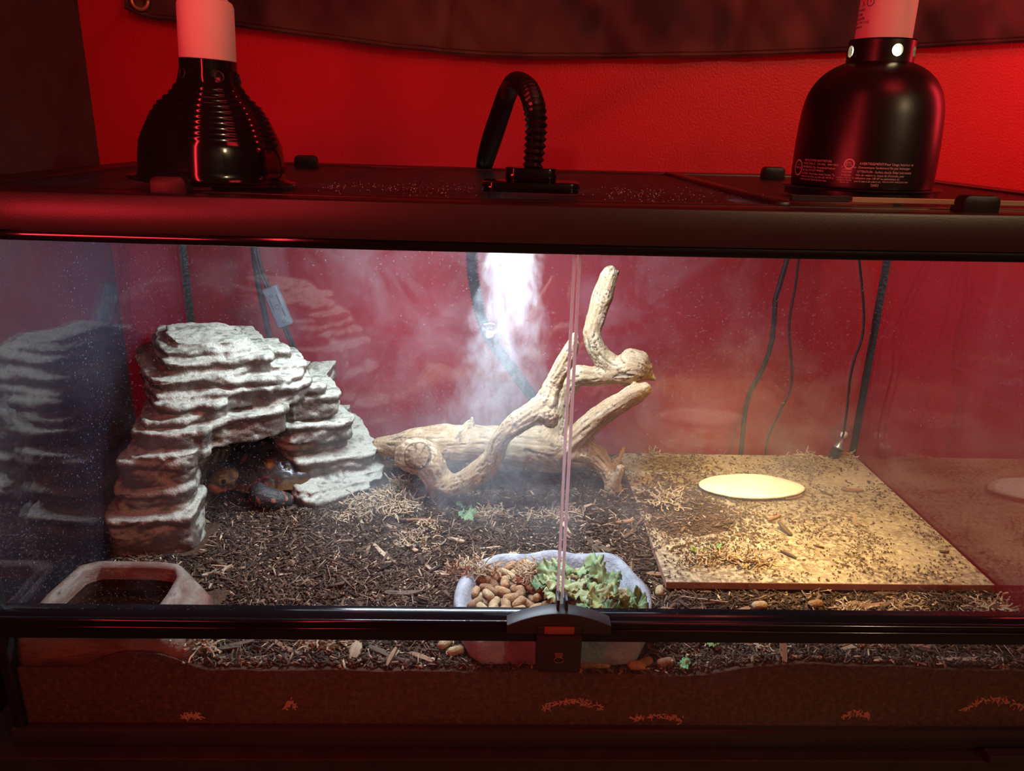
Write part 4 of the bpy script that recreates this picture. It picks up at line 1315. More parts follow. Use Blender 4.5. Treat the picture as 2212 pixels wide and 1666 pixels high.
# ------------------------------------------------------------------ moss clumps
def moss_mesh(seed, sx, sy, h, n, rad):
    r_ = random.Random(seed)
    bm = bmesh.new()
    for _ in range(n):
        a = r_.uniform(0, 6.28); q = math.sqrt(r_.random())
        p = Vector((q * sx * math.cos(a), q * sy * math.sin(a), r_.uniform(0.1, 1) * h * (1 - 0.6 * q * q)))
        d = Vector((r_.gauss(0, 1), r_.gauss(0, 1), r_.gauss(0.1, 0.5))).normalized()
        pts = [p.copy()]; ln = r_.randint(4, 8)
        for k in range(ln):
            d = (d + Vector((r_.gauss(0, .45), r_.gauss(0, .45), r_.gauss(-.02, .35)))).normalized()
            p = p + d * 0.0032
            p.z = max(p.z, 0.0006)
            pts.append(p.copy())
        rr = [rad * r_.uniform(0.55, 1.3) for _ in pts]
        tube(bm, pts, rr, 4)
    me = bpy.data.meshes.new('moss_clump'); bm.to_mesh(me); bm.free()
    C = np.array([np.array((0.50, 0.37, 0.235)) * (1 + 0.5 * mn.noise(v.co * 90)) for v in me.vertices])
    tint(me, np.clip(C, 0, 1))
    return me


moss_m = vcol('dry_moss', 0.8, 0, 300, 0.2, trans=0.2)
MOSS = [(830, 1098, .055, .036, .026, 330, .0011, 'big pale moss clump between the rock cave and the driftwood'), (765, 1118, .028, .016, .010, 80, .0011, 'moss trailing toward the cave foot'), (1065, 1115, .030, .012, .012, 80, .0010, 'pinkish moss tuft right of the green scrap'),
        (1165, 1120, .026, .012, .010, 70, .0010, 'left half of the moss wisp under the driftwood'), (1220, 1118, .032, .012, .012, 90, .0010, 'right half of the moss wisp crossing the door gap'), (1440, 1085, .024, .018, .014, 100, .0010, 'golden moss tuft left of the oval stone'),
        (1020, 1238, .034, .012, .016, 90, .0010, 'moss draped over the left rim of the bowl'), (1530, 1225, .036, .012, .012, 110, .0011, 'long moss roll on the front left of the tile'), (1620, 1232, .030, .012, .012, 90, .0011, 'right continuation of the moss roll on the tile'),
        (400, 1402, .030, .012, .014, 110, .0011, 'moss clump under the rail beside the water dish'), (700, 1396, .030, .012, .012, 110, .0011, 'pale moss under the rail left of the middle'), (925, 1138, .018, .010, .006, 40, .0010, 'small moss wisp under the driftwood foot'), (905, 1175, .030, .014, .007, 70, .0010, 'flat pale moss in the middle of the soil'),
        (2190, 1328, .026, .016, .018, 110, .0012, 'moss clump in the right front corner'), (1840, 1322, .020, .010, .010, 60, .0011, 'moss tuft before the tile right of the middle'), (1960, 1320, .026, .010, .010, 70, .0011, 'pale moss tuft before the tile near the corner'), (1408, 985, .014, .008, .016, 40, .0010, 'little moss tuft standing by the back glass'), (1735, 1000, .030, .012, .010, 60, .0010, 'moss along the back edge of the tile'),
        (1880, 1400, .024, .010, .010, 60, .0010, 'white moss wisp under the rail at right'), (1650, 1402, .016, .010, .010, 50, .0010, 'white moss wisp under the rail right of the bowl'), (870, 1055, .024, .014, .012, 80, .0010, 'moss tuft under the left knot of the driftwood'), (1830, 990, .010, .006, .020, 30, .0010, 'moss tuft by the probe at the back corner')]
for i, (px, py, sx, sy, h, n, rad, lab) in enumerate(MOSS):
    p = ground(px, py); p.y = min(max(p.y, 0.008 + sy), 0.6 - sy * 0.9); p.x = min(p.x, 0.598 - sx)
    z = soil(p.x, p.y)
    if TX0 < p.x < TX1 and TY0 < p.y < TY1: z = max(z, TZ)
    if i == 6: z = 0.134; p = on(px, py, z)
    o = link('moss_clump', moss_mesh(100 + i, sx, sy, h, n, rad), moss_m)
    o.location = (p.x, p.y, z)
    tag(o, lab, 'moss', 'dry moss clumps')
p = on(1142, 1250, 0.132)
o = link('moss_clump', moss_mesh(77, .020, .014, .016, 80, .0010), moss_m); o.location = p
tag(o, 'pale moss tuft lying on the pellets in the bowl', 'moss', 'dry moss clumps')
# bits of moss pressed against the dam glass inside the soil
for i, (px, py, sx, h, lab) in enumerate([(1238, 1522, .034, .014, 'arched bit of moss buried against the glass below the latch'), (2150, 1522, .038, .020, 'big bit of moss buried against the glass at the right'), (1850, 1545, .016, .008, 'small bit of moss buried low at the right of the middle'), (627, 1524, .006, .016, 'tiny upright moss bit buried at the left'), (1420, 1552, .03, .008, 'moss crumbs buried low right of the latch'), (415, 1548, .012, .006, 'moss crumb buried low at the left')]):
    p = at(px, py, 0.0065)
    bm = bmesh.new(); r_ = random.Random(i + 50)
    for k in range(int(30 + sx * 1500)):
        t = r_.uniform(-1, 1)
        b = Vector((p.x + t * sx, 0.0064, p.z + (0.6 * math.cos(t * 1.6) - 0.3) * h + r_.gauss(0, 0.0018)))
        d = Vector((r_.gauss(0, 1), 0, r_.gauss(0, 1))).normalized() * 0.004
        tube(bm, [b, b + d * 0.5 + Vector((0, 0, r_.gauss(0, .0008))), b + d], 0.0007, 4)
    o = obj('moss_scrap', bm, plain('buried_moss', (0.42, 0.24, 0.13), 0.8))
    tag(o, lab, 'moss', 'moss bits behind the lower glass')


# ------------------------------------------------------------------ dome lamps
def text_mesh(s):
    cu = bpy.data.curves.new('t', 'FONT'); cu.body = s; cu.size = 1.0; cu.resolution_u = 2
    o = bpy.data.objects.new('t', cu); COL.objects.link(o)
    me = evaluated(o)
    bm = bmesh.new(); bm.from_mesh(me)
    return bm


def collar_with_holes(r_in, r_out, z0, z1, holes, c, hr):
    bm = bmesh.new()
    lathe(bm, [(r_in, z0), (r_out, z0), (r_out, z1 - 0.0015), (r_out - 0.0015, z1), (r_in, z1), (r_in, z0)], 72, c)
    bmesh.ops.remove_doubles(bm, verts=bm.verts, dist=1e-6)
    bmesh.ops.recalc_face_normals(bm, faces=bm.faces)
    me = bpy.data.meshes.new('collar'); bm.to_mesh(me); bm.free()
    o = bpy.data.objects.new('collar', me); COL.objects.link(o)
    cb = bmesh.new()
    for a in holes:
        m = Matrix.Translation((c[0] + (r_out + r_in) / 2 * math.cos(a), c[1] + (r_out + r_in) / 2 * math.sin(a), c[2] + (z0 + z1) / 2)) @ Matrix.Rotation(a, 4, 'Z') @ Matrix.Rotation(math.pi / 2, 4, 'Y')
        bmesh.ops.create_cone(cb, cap_ends=True, segments=24, radius1=hr, radius2=hr, depth=0.014, matrix=m)
    cm = bpy.data.meshes.new('cut'); cb.to_mesh(cm); cb.free()
    co_ = bpy.data.objects.new('cut', cm); COL.objects.link(co_)
    md = o.modifiers.new('b', 'BOOLEAN'); md.operation = 'DIFFERENCE'; md.object = co_; md.solver = 'EXACT'
    me = evaluated(o); bpy.data.objects.remove(co_)
    return me


# left lamp: wide glossy bell with ridges
L0 = Vector((at(463, 397, 0.118).x, 0.118, SZ))
lampL = thing('dome_lamp', 'glossy black bell shaped reptile lamp, unlit, on the left of the lid', 'lamp', (L0.x, L0.y, SZ))
k = 1 / 2215.0
profL = [(182, 0.0), (182.5, 2.0), (180, 4.5), (164, 6.5), (159, 11), (158, 30), (156, 60), (153, 85)]
for i in range(10):
    t = i / 9; h = 98 + t * 108
    rr = np.interp(h, [85, 100, 145, 170, 195, 212], [153, 148, 128, 112, 86, 74])
    profL += [(rr, h), (rr - 1.5, h + 2.2), (rr - 1.2, h + 5.0), (rr - 3.0, h + 8.5)]
profL += [(68, 222), (64, 240), (60.5, 255)]
bm = bmesh.new()
kh = 1 / 2390.0
pin = [(r_ * k, h * kh) for r_, h in profL]
lathe(bm, pin + [(r_ - 0.0015, z_) for r_, z_ in pin[::-1]], 72, (L0.x, L0.y, SZ))
bmesh.ops.recalc_face_normals(bm, faces=bm.faces)
auto_smooth(obj('dome', bm, black_gloss, lampL), 60)
cme = collar_with_holes(0.0245, 0.0272, 255 * kh, 278 * kh, [math.radians(a) for a in (-150, -90 + 38, -10, 60, 120, 180)], (L0.x, L0.y, SZ), 0.0001)
# vent holes sit lower on the neck: recessed rings
auto_smooth(link('neck', cme, black_gloss, lampL), 40)
for a in (-128, -52, 20, 92, 164):
    ar = math.radians(a); rr = 63.0 * k
    bm = bmesh.new()
    m = Matrix.Translation((L0.x + rr * math.cos(ar), L0.y + rr * math.sin(ar), SZ + 240 * kh)) @ Matrix.Rotation(ar, 4, 'Z') @ Matrix.Rotation(math.pi / 2 - 0.2, 4, 'Y')
    lathe(bm, [(0.0040, 0.0004), (0.0046, 0.0012), (0.0050, 0.0004), (0.0048, -0.001), (0.0040, 0.0004)], 24)
    lathe(bm, [(0.0001, 0.0002), (0.0041, 0.0002)], 24)
    bm.transform(m)
    obj('vent_hole', bm, plain('vent_grey', (0.03, 0.03, 0.033), 0.5), lampL, True)
porc = plain('porcelain', (0.82, 0.77, 0.74), 0.55, 0.35, bump=0.05, bscale=300, var=0.05)
bm = bmesh.new()
lathe(bm, [(0.018, 276 * kh), (0.0262, 276 * kh), (0.0268, 279 * kh), (0.0265, 392 * kh), (0.0250, 402 * kh), (0.021, 408 * kh), (0.0205, 440 * kh), (0.008, 443 * kh)], 56, (L0.x, L0.y, SZ), True, True)
auto_smooth(obj('socket', bm, porc, lampL), 35)
bm = bmesh.new()
tube(bm, spline([(L0.x, L0.y, SZ + 430 * kh), (L0.x - 0.005, L0.y + 0.01, SZ + 0.24), (L0.x - 0.03, L0.y + 0.10, SZ + 0.30), (L0.x - 0.08, L0.y + 0.30, SZ + 0.34)], 8), 0.003, 8)
obj('cord', bm, rubber, lampL, True)
bm = bmesh.new(); bmesh.ops.create_uvsphere(bm, u_segments=24, v_segments=16, radius=0.03)
bmesh.ops.translate(bm, verts=bm.verts, vec=(L0.x, L0.y, SZ + 0.055))
obj('bulb', bm, plain('dull_bulb', (0.35, 0.33, 0.32), 0.3), lampL, True)
lampL.rotation_euler = (0, math.radians(2.6), 0)
lampL.location.z += 0.0040
for ch in lampL.children:
    ch.location = (-L0.x, -L0.y, -SZ)

# right lamp: matte deep dome, lit
R0 = Vector((at(1855, 408, 0.175).x, 0.175, SZ))
RZ = SZ + 0.0088
lampR = thing('dome_lamp', 'matte black deep dome lamp with glowing vent holes on the right of the lid', 'lamp', (R0.x, R0.y, RZ))
k2 = 1 / 2070.0
profR = [(150, 2), (152, 5), (153, 9), (154.5, 40), (154, 95), (152, 135), (149.5, 165), (146, 185), (140, 205), (131, 222), (119, 238), (103, 252), (86, 262), (72, 268), (69, 270)]
PR = spline([(a * k2, b * k2) for a, b in profR], 4)
bm = bmesh.new()
flange = [(175, 0), (176, 2), (174, 3.5), (160, 3.0), (156, 3.0)]
pin = [(a * k2, b * k2) for a, b in flange] + [tuple(p) for p in PR]
lathe(bm, pin + [(r_ - 0.0013, z_ - 0.0004) for r_, z_ in pin[::-1]], 96, (R0.x, R0.y, RZ))
bmesh.ops.recalc_face_normals(bm, faces=bm.faces)
dome_m = plain('matte_black_metal', (0.010, 0.0095, 0.010), 0.33, 0.5)
auto_smooth(obj('dome', bm, dome_m, lampR), 60)
bm = bmesh.new(); lathe(bm, [(0.0700, SZ - RZ + 0.0008), (0.0800, SZ - RZ + 0.0008), (0.0800, 0.0004), (0.0700, 0.0004), (0.0700, SZ - RZ + 0.0008)], 72, (R0.x, R0.y, RZ))
auto_smooth(obj('base_ring', bm, dome_m, lampR), 40)
view = math.atan2(CAM.y - R0.y, CAM.x - R0.x)
hl = [view + math.radians(a) for a in (-63, 28, 76, 122, 168, 214, 258)]
cme = collar_with_holes(0.0304, 0.0338, 266 * k2, 316 * k2, hl, (R0.x, R0.y, RZ), 0.0060)
auto_smooth(link('collar', cme, dome_m, lampR), 40)
bm = bmesh.new()
lathe(bm, [(0.02, 314 * k2), (0.0284, 314 * k2), (0.0282, 425 * k2), (0.025, 440 * k2), (0.008, 445 * k2)], 56, (R0.x, R0.y, RZ), True, True)
sock = auto_smooth(obj('socket', bm, porc, lampR), 35)
bm = bmesh.new(); lathe(bm, [(0.0283, 316 * k2), (0.0336, 315.5 * k2)], 56, (R0.x, R0.y, RZ))
obj('collar_top', bm, dome_m, lampR)
bm = bmesh.new()
lathe(bm, [(0.003, 0.052), (0.02, 0.056), (0.030, 0.066), (0.031, 0.078), (0.030, 0.100), (0.0288, 0.118), (0.0286, 0.152)], 32, (R0.x, R0.y, RZ), True, True)
tag(obj('bulb', bm, emis('bulb_glow', (1.0, 0.84, 0.45), 7.0), lampR, True), 'glowing warm bulb')


# faint print on the front edge of the tile
bm = bmesh.new()
for s_, x0, x1 in (("1 802", 1982, 2008), ("741520", 2036, 2070)):
    tb = text_mesh(s_); xs_ = [v_.co.x for v_ in tb.verts]; a_, b_ = at(x0, 1305, TY0).x, at(x1, 1305, TY0).x
    vm = {v_: bm.verts.new((a_ + (b_ - a_) * (v_.co.x - min(xs_)) / (max(xs_) - min(xs_)), TY0 - 0.0003, TZ - 0.0080 + v_.co.y * 0.0066)) for v_ in tb.verts}
    for f_ in tb.faces: bm.faces.new([vm[v_] for v_ in f_.verts])
    tb.free()
obj('edge_print', bm, plain('faded_print', (0.13, 0.06, 0.045), 0.8), tl)


# print on the right dome
def dome_r(h):
    return float(np.interp(h, PR[:, 1], PR[:, 0]))


def wrap_text(bm_all, s, x0, x1, yb, cap, radius_of, hfun, cx, C0, va, rpx, eps=0.0004):
    tb = text_mesh(s)
    xs_ = [v_.co.x for v_ in tb.verts]
    mnx, mxx = min(xs_), max(xs_)
    a0 = math.asin(max(-.995, min(.995, (x0 - cx) / rpx))); a1 = math.asin(max(-.995, min(.995, (x1 - cx) / rpx)))
    vm = {}
    for v_ in tb.verts:
        t = (v_.co.x - mnx) / (mxx - mnx)
        ph = a0 + (a1 - a0) * t
        h = hfun(yb) + v_.co.y / 0.70 * cap
        r_ = radius_of(h) + eps
        an = va + ph
        vm[v_] = bm_all.verts.new((C0[0] + r_ * math.cos(an), C0[1] + r_ * math.sin(an), C0[2] + h))
    for f_ in tb.faces:
        try: bm_all.faces.new([vm[v_] for v_ in f_.verts])
        except ValueError: pass
    tb.free()


def ring_on(bm_all, px, py, rx, w_, radius_of, hfun, cx, C0, va, rpx, n=40, ry=None, eps=0.0004):
    a_ = math.asin((px - cx) / rpx); h0 = hfun(py)
    rows = []
    for rr in (rx, rx - w_):
        row = []
        for i in range(n):
            t = 2 * math.pi * i / n
            h = h0 + rr * math.sin(t); r_ = radius_of(h) + eps; an = va + a_ + rr * math.cos(t) / r_
            row.append(bm_all.verts.new((C0[0] + r_ * math.cos(an), C0[1] + r_ * math.sin(an), C0[2] + h)))
        rows.append(row)
    for i in range(n):
        bm_all.faces.new((rows[0][i], rows[0][(i + 1) % n], rows[1][(i + 1) % n], rows[1][i]))


hR = lambda py: (412.5 - py) * k2 * 1.0 + 0.001
C0 = (R0.x, R0.y, RZ); cxR = 1873.0; rpx = 154.5
pr_m = plain('white_print', (0.80, 0.74, 0.70), 0.6)
bm = bmesh.new()
TXT = [("REPTILE DOME LIGHT FIXTURE", 1752.5, 1810, 357, 4.6), ("MODEL: DPDL-55   120V 60Hz   100W MAX.", 1751, 1825, 364, 4.4), ("WARNING: For Household Indoor", 1750.5, 1820, 371.5, 4.8), ("Use Only. DO NOT IMMERSE", 1750, 1796, 378.2, 4.6), ("CAUTION - Hot Surface. Avoid Contact. To", 1748.5, 1820, 385.4, 4.4), ("reduce the risk of fire, use only with 100 W or", 1748, 1819.5, 391.8, 4.2), ("smaller Lamp with Type E-26 screw base.", 1747, 1805, 398, 4.0),
       ("c", 1832, 1835.5, 366, 4.2), ("us", 1855.5, 1861.5, 366, 3.6), ("ETL", 1840.5, 1852.5, 361.5, 7.6), ("Intertek", 1834, 1854, 376.5, 4.6), ("3130150", 1833, 1853, 383.6, 4.2), ("Conforms to UL Std. 153", 1824.5, 1860, 388.4, 2.8), ("Certified to CSA Std.", 1826, 1856, 393.2, 2.8), ("C22.2 No. 250", 1832, 1850, 398, 2.8),
       ("AVERTISSEMENT:Pour Usage Interieur et", 1866.6, 1972, 359, 5.0), ("Domestique Seulement.Ne pas immerger.", 1865.8, 1968, 366.5, 4.6), ("ATTENTION - Surface chaude. Éviter tout contact.", 1864, 1971, 375.5, 5.0), ("Afin de réduire le risque de d'incendie, pour", 1862.5, 1958, 382.4, 4.4), ("utilisation avec 100 W ou petitelampe de", 1862, 1949, 388.8, 4.4), ("avec le type E-26 culot à vis.", 1861, 1914, 395.2, 4.4), ("MADE IN CHINA / FABRIQUÉ EN CHINE", 1917, 1967.5, 394.2, 2.8), ("2602", 1895, 1911, 403, 5.2), ("THRIVE", 1732.2, 1745.6, 374.4, 4.6), ("by design", 1735.8, 1742.5, 366.6, 2.0)]
for s_, x0, x1, yb, cap in TXT:
    wrap_text(bm, s_, x0, x1, yb, cap * k2, dome_r, hR, cxR, C0, view, rpx)
ring_on(bm, 1738.8, 372.5, 0.0086, 0.0013, dome_r, hR, cxR, C0, view, rpx)
ring_on(bm, 1846.5, 358.2, 0.0053, 0.0006, dome_r, hR, cxR, C0, view, rpx)
ring_on(bm, 1846.5, 358.2, 0.0044, 0.0004, dome_r, hR, cxR, C0, view, rpx)
a0, a1 = math.asin((1834 - cxR) / rpx), math.asin((1854 - cxR) / rpx)
for t in range(6):
    u0, u1 = a0 + (a1 - a0) * t / 6, a0 + (a1 - a0) * (t + 1) / 6
    q = []
    for an, hh in ((u0, hR(370)), (u1, hR(370)), (u1, hR(369.2)), (u0, hR(369.2))):
        r_ = dome_r(hh) + 0.0004
        q.append(bm.verts.new((C0[0] + r_ * math.cos(view + an), C0[1] + r_ * math.sin(view + an), C0[2] + hh)))
    bm.faces.new(q)
tag(obj('warning_print', bm, pr_m, lampR), 'small white warning print around the foot of the dome')
bm = bmesh.new()
hS = lambda py: 318 * k2 + (84 - py) * k2
sock_r = lambda h: 0.0284
cS = 1914.0; rS = 59.0
for s_, x0, x1, yb, cap in [("BOARD", 1858.2, 1869.5, 30, 5.0), ("ONE", 1857.2, 1865.8, 39, 5.0), ("HOLDER", 1856.3, 1870.8, 47.5, 5.2), ("ING YX-332", 1855.6, 1880.5, 55.5, 5.0), ("600W", 1856.0, 1868.5, 64, 4.6)]:
    wrap_text(bm, s_, x0, x1, yb, cap * k2, sock_r, hS, cS, C0, view, rS, 0.0003)
ring_on(bm, 1878.0, 13.5, 0.0044, 0.0006, sock_r, hS, cS, C0, view, rS)
wrap_text(bm, "+", 1876.2, 1880.6, 15.0, 5.0 * k2, sock_r, hS, cS, C0, view, rS, 0.0003)
wrap_text(bm, "/", 1882.0, 1886.5, 9.0, 7.0 * k2, sock_r, hS, cS, C0, view, rS, 0.0003)
wrap_text(bm, ").", 1863.0, 1868.5, 19.0, 9.0 * k2, sock_r, hS, cS, C0, view, rS, 0.0003)
pm_ = obj('socket_print', bm, plain('dark_print', (0.04, 0.02, 0.05), 0.6), lampR)


# ------------------------------------------------------------------ fogger: plate, block and corrugated hose over the back
c = Vector((at(1148, 415, 0.085).x, 0.085, SZ))
fog = thing('fog_nozzle', 'black fogger nozzle plate with a corrugated hose arching over the back of the lid', 'fogger', (c.x, c.y + 0.025, SZ))
FY = c.y
pl = [(x, y + FY + 0.026) for x, y in rrect(c.x, 0, 0.050, 0.026, 0.012, 7)]
auto_smooth(obj('plate', prism(bmesh.new(), pl, SZ + 0.0008, SZ + 0.0108, 'z', bev=0.0008), black_gloss, fog), 40)
pl = [(x, y + FY + 0.028) for x, y in rrect(c.x, 0, 0.0262, 0.020, 0.010, 6)]
auto_smooth(obj('block', prism(bmesh.new(), pl, SZ + 0.0110, SZ + 0.0245, 'z', bev=0.0010), black_gloss, fog), 40)
hy = FY + 0.028
HP = []
for px, py, Y, rr in [(1149, 372, hy, .0100), (1152, 350, hy, .0112), (1156, 310, hy, .0118), (1158, 265, hy + .002, .0120), (1153, 225, hy + .012, .0120), (1138, 190, hy + .045, .0120), (1114, 178, hy + .11, .0122), (1098, 198, hy + .18, .0128), (1083, 240, hy + .27, .0140), (1066, 290, hy + .36, .0150), (1052, 335, hy + .44, .0150), (1042, 375, .628, .0135), (1030, 430, .655, .0125), (1020, 500, .664, .0118), (1019, 545, .664, .0118), (1022, 600, .664, .0118), (1038, 680, .664, .0118), (1062, 738, .664, .0118), (1108, 800, .664, .0118), (1160, 872, .664, .0118), (1200, 930, .664, .0118), (1230, 1000, .664, .0118)]:
    p = at(px, py, Y); HP.append((p.x, p.y, p.z, rr))
Sx = spline(HP, 30)
s_ = np.r_[0, np.cumsum(np.linalg.norm(np.diff(Sx[:, :3], axis=0), axis=1))]
pitch = 0.0066; nst = int(s_[-1] / pitch) * 4
ss = np.linspace(0, s_[-1], nst)
pp = np.stack([np.interp(ss, s_, Sx[:, i]) for i in range(4)], 1)
tri = np.abs(((ss / pitch) % 1.0) - 0.5) * 2
rad = pp[:, 3] * (0.74 + 0.26 * tri)
bm = bmesh.new(); tube(bm, pp[:, :3], rad, 20)
obj('hose', bm, plain('hose_plastic', (0.010, 0.011, 0.012), 0.24, 0.55), fog, False)

# ------------------------------------------------------------------ cords behind the tank


def cord(name, rows, rad, label, cat='cord', mat=rubber, parts=None):
    pts = [tuple(at(px, py, Y)) for px, py, Y in rows]
    bm = bmesh.new(); tube(bm, spline(pts, 8), rad, 8)
    o = obj(name, bm, mat, None, True)
    return tag(o, label, cat)


cord('power_cord', [(540, 440, .66), (546, 520, .645), (556, 600, .64), (568, 660, .64), (578, 710, .64), (586, 760, .64), (592, 900, .64)], 0.0055, 'thick dark cord hanging straight behind the back glass, left of the adapter box', 'cord')
ad = thing('inline_adapter', 'grey inline power box on a twin cord hanging behind the rock cave', 'adapter', tuple(at(600, 662, .635)))
for dx in (-3.4, 3.4):
    bm = bmesh.new(); tube(bm, spline([tuple(at(px + dx, py, Y)) for px, py, Y in ((548, 440, .66), (552, 530, .64), (562, 580, .636), (575, 612, .636), (586, 640, .636))], 8), 0.0028, 8); obj('cord', bm, rubber, ad, True)
    bm = bmesh.new(); tube(bm, spline([tuple(at(px + dx, py, Y)) for px, py, Y in ((608, 680, .636), (618, 712, .636), (640, 762, .638), (665, 800, .64), (695, 845, .64), (730, 900, .64), (780, 1000, .64))], 8), 0.0028, 8); obj('cord', bm, rubber, ad, True)
c = at(600.5, 662, .635)
bm = bbox(-0.0135, 0.0135, -0.008, 0.008, -0.037, 0.037, bev=0.003, seg=3)
bm.transform(Matrix.Translation(c) @ Matrix.Rotation(math.radians(-19), 4, 'Y'))
bx = auto_smooth(obj('box', bm, plain('grey_plastic', (0.24, 0.28, 0.33), 0.4), ad))
bm = bmesh.new()
for (u, v, r_) in ((0.001, 0.0, 0.0045), (-0.001, 0.022, 0.003), (0.002, -0.027, 0.003)):
    rows = [[(u + (r_ - q) * math.cos(t), -0.0083, v + (r_ - q) * math.sin(t)) for t in np.linspace(0, 2 * math.pi, 20, endpoint=False)] for q in (0, 0.0006)]
    loft(bm, rows)
for u, v, L_ in ((0.008, 0.012, 0.02), (0.008, -0.012, 0.014), (-0.007, 0.006, 0.022)):
    box(bm, u - 0.0005, u + 0.0005, -0.0084, -0.0081, v - L_ / 2, v + L_ / 2)
bm.transform(Matrix.Translation(c) @ Matrix.Rotation(math.radians(-19), 4, 'Y'))
obj('printed_marks', bm, plain('grey_print', (0.02, 0.025, 0.03), 0.6), bx)
cord('heater_cord', [(1712, 440, .66), (1706, 520, .645), (1700, 560, .64), (1686, 610, .64), (1675, 650, .64), (1672, 700, .64), (1664, 750, .64), (1646, 800, .64), (1620, 848, .64), (1610, 890, .64), (1604, 940, .64), (1598, 1010, .64)], 0.0048, 'thick black cord curving down behind the back glass, right of the driftwood')
cord('sensor_cord', [(1730, 440, .66), (1727, 520, .645), (1725, 560, .64), (1718, 620, .64), (1707, 680, .64), (1705, 730, .64), (1711, 800, .64), (1706, 845, .64), (1684, 890, .64), (1660, 945, .64), (1650, 1010, .64)], 0.0024, 'thin black cord hanging next to the thick curved one')

# probe with suction cup, in the back right corner
clear = glass('clear_plastic', tint=(0.93, 0.93, 0.94), refl=2.2, smudge=0.12)
pr = thing('probe', 'black temperature probe hanging in the back right corner on its thin cord', 'probe', tuple(at(1808, 985, .59)))
bm = bmesh.new(); tube(bm, spline([tuple(at(px, py, .592)) for px, py in ((1853, 505), (1856, 560), (1862, 620), (1866, 680), (1862, 730), (1846, 775), (1836, 820), (1830, 880), (1824, 925), (1817, 952))], 8), 0.0022, 8); obj('cord', bm, rubber, pr, True)
a = at(1819, 948, .590); b = at(1795, 1000, .586)
d = b - a
pts = [a + d * t for t in (0, .18, .30, .36, .40)]; bm = bmesh.new()
S_ = [a + d * t for t in (0, 0.2, 0.33, 0.37)]; tube(bm, S_, [.003, .006, .0095, .010], 14)
obj('probe_tip', bm, plain('steel', (0.35, 0.36, 0.38), 0.25, metal=0.8), pr, True)
bm = bmesh.new()
q0 = 0.38; pts, rd = [], []
for i in range(25):
    t = q0 + (1 - q0) * i / 24
    pts.append(a + d * t); rd.append(0.0102 if (i // 2) % 2 == 0 or i < 3 else 0.0088)
tube(bm, pts, rd, 14); obj('probe_body', bm, rubber, pr)


def suction(px, py, Y, r_, label, hook):
    p = at(px, py, Y)
    th = thing('suction_cup', label, 'suction cup', tuple(p))
    bm = bmesh.new()
    lathe(bm, [(1.0, 0.0), (1.02, 0.05), (0.98, 0.09), (0.7, 0.17), (0.36, 0.24), (0.30, 0.28), (0.30, 0.24), (0.66, 0.13), (0.94, 0.04), (1.0, 0.0)], 40)
    bm.transform(Matrix.Translation(p) @ Matrix.Rotation(math.pi / 2, 4, 'X') @ Matrix.Scale(r_, 4))
    obj('cup', bm, clear, th, True)
    bm = bmesh.new()
    lathe(bm, [(0.02, 0.22), (0.24, 0.22), (0.24, 0.48), (0.36, 0.50), (0.36, 0.60), (0.02, 0.62)], 24)
    if hook: box(bm, -0.2, 0.95, -0.14, 0.14, 0.40, 0.50, bev=0.04)
    bm.transform(Matrix.Translation(p) @ Matrix.Rotation(math.pi / 2, 4, 'X') @ Matrix.Rotation(math.radians(28), 4, 'Z') @ Matrix.Scale(r_, 4))
    obj('knob', bm, plain('frosted', (0.75, 0.77, 0.8), 0.2, 0.6), th, True)
    return th


suction(1818, 935, .6028, .0195, 'clear suction cup holding the probe cord in the back right corner', False)
suction(1058, 720, .6028, .0195, 'clear suction cup with a bar on the back glass before the hose', True)

# LED bar under the lid
lb_ = thing('led_bar', 'cool white LED bar fixed under the screen lid', 'light', (-0.10, 0.27, 0.60))
obj('housing', bbox(-0.42, 0.22, 0.250, 0.290, 0.592, 0.604, bev=0.002), black_satin, lb_)
obj('diffuser', bbox(-0.41, 0.21, 0.256, 0.284, 0.590, 0.5918), emis('led_glow', COOL, 6.0), lb_)

# ------------------------------------------------------------------ flag on the wall
HEM = [(272, 20), (300, 34), (340, 44), (420, 50), (505, 58), (620, 74), (740, 90), (860, 107), (1000, 120), (1130, 127), (1300, 127), (1480, 125), (1650, 121), (1850, 113), (1985, 105), (2212, 92), (2420, 80)]
fl = thing('wall_flag', 'dark wrinkled fabric flag hanging on the red wall, lower edge in view', 'flag', (0.1, YW - 0.02, 0.85))
NXF, NZF = 220, 40
hem = [at(px, py, YW - 0.02) for px, py in HEM]
hx = [p.x for p in hem]; hzv = [p.z for p in hem]
V = []
for j in range(NZF):
    t = j / (NZF - 1)
    for i in range(NXF):
        x = hx[0] + (hx[-1] - hx[0]) * i / (NXF - 1)
        z0 = np.interp(x, hx, hzv); z = z0 + t * (1.25 - z0)
        xx = x + (0.02 * (t ** 1.0) * -1 if i == 0 else 0)
        y = YW - 0.016 - 0.008 * nz(x * 1.0, z * 0.6, 3, 9) - 0.006 * nz(x * 1.2 + z * 0.8, z * 0.4, 6, 20) - 0.003 * abs(nz(x + z * .5, z, 8, 40)) - 0.007 * (1 - t)
        for fx, am, wdt in ((at(957, 60, .73).x, 0.012, 0.006), (at(1300, 60, .73).x, 0.006, 0.01), (at(1590, 60, .73).x, 0.008, 0.012)):
            y += am * 0.6 * math.exp(-((x - fx - 0.12 * (z - z0)) / wdt) ** 2)
        V.append((xx, min(y, YW - 0.004), z))
V = np.array(V)
F = np.array([(j * NXF + i, j * NXF + i + 1, (j + 1) * NXF + i + 1, (j + 1) * NXF + i) for j in range(NZF - 1) for i in range(NXF - 1)])
me = fast_mesh('fabric', V, F)


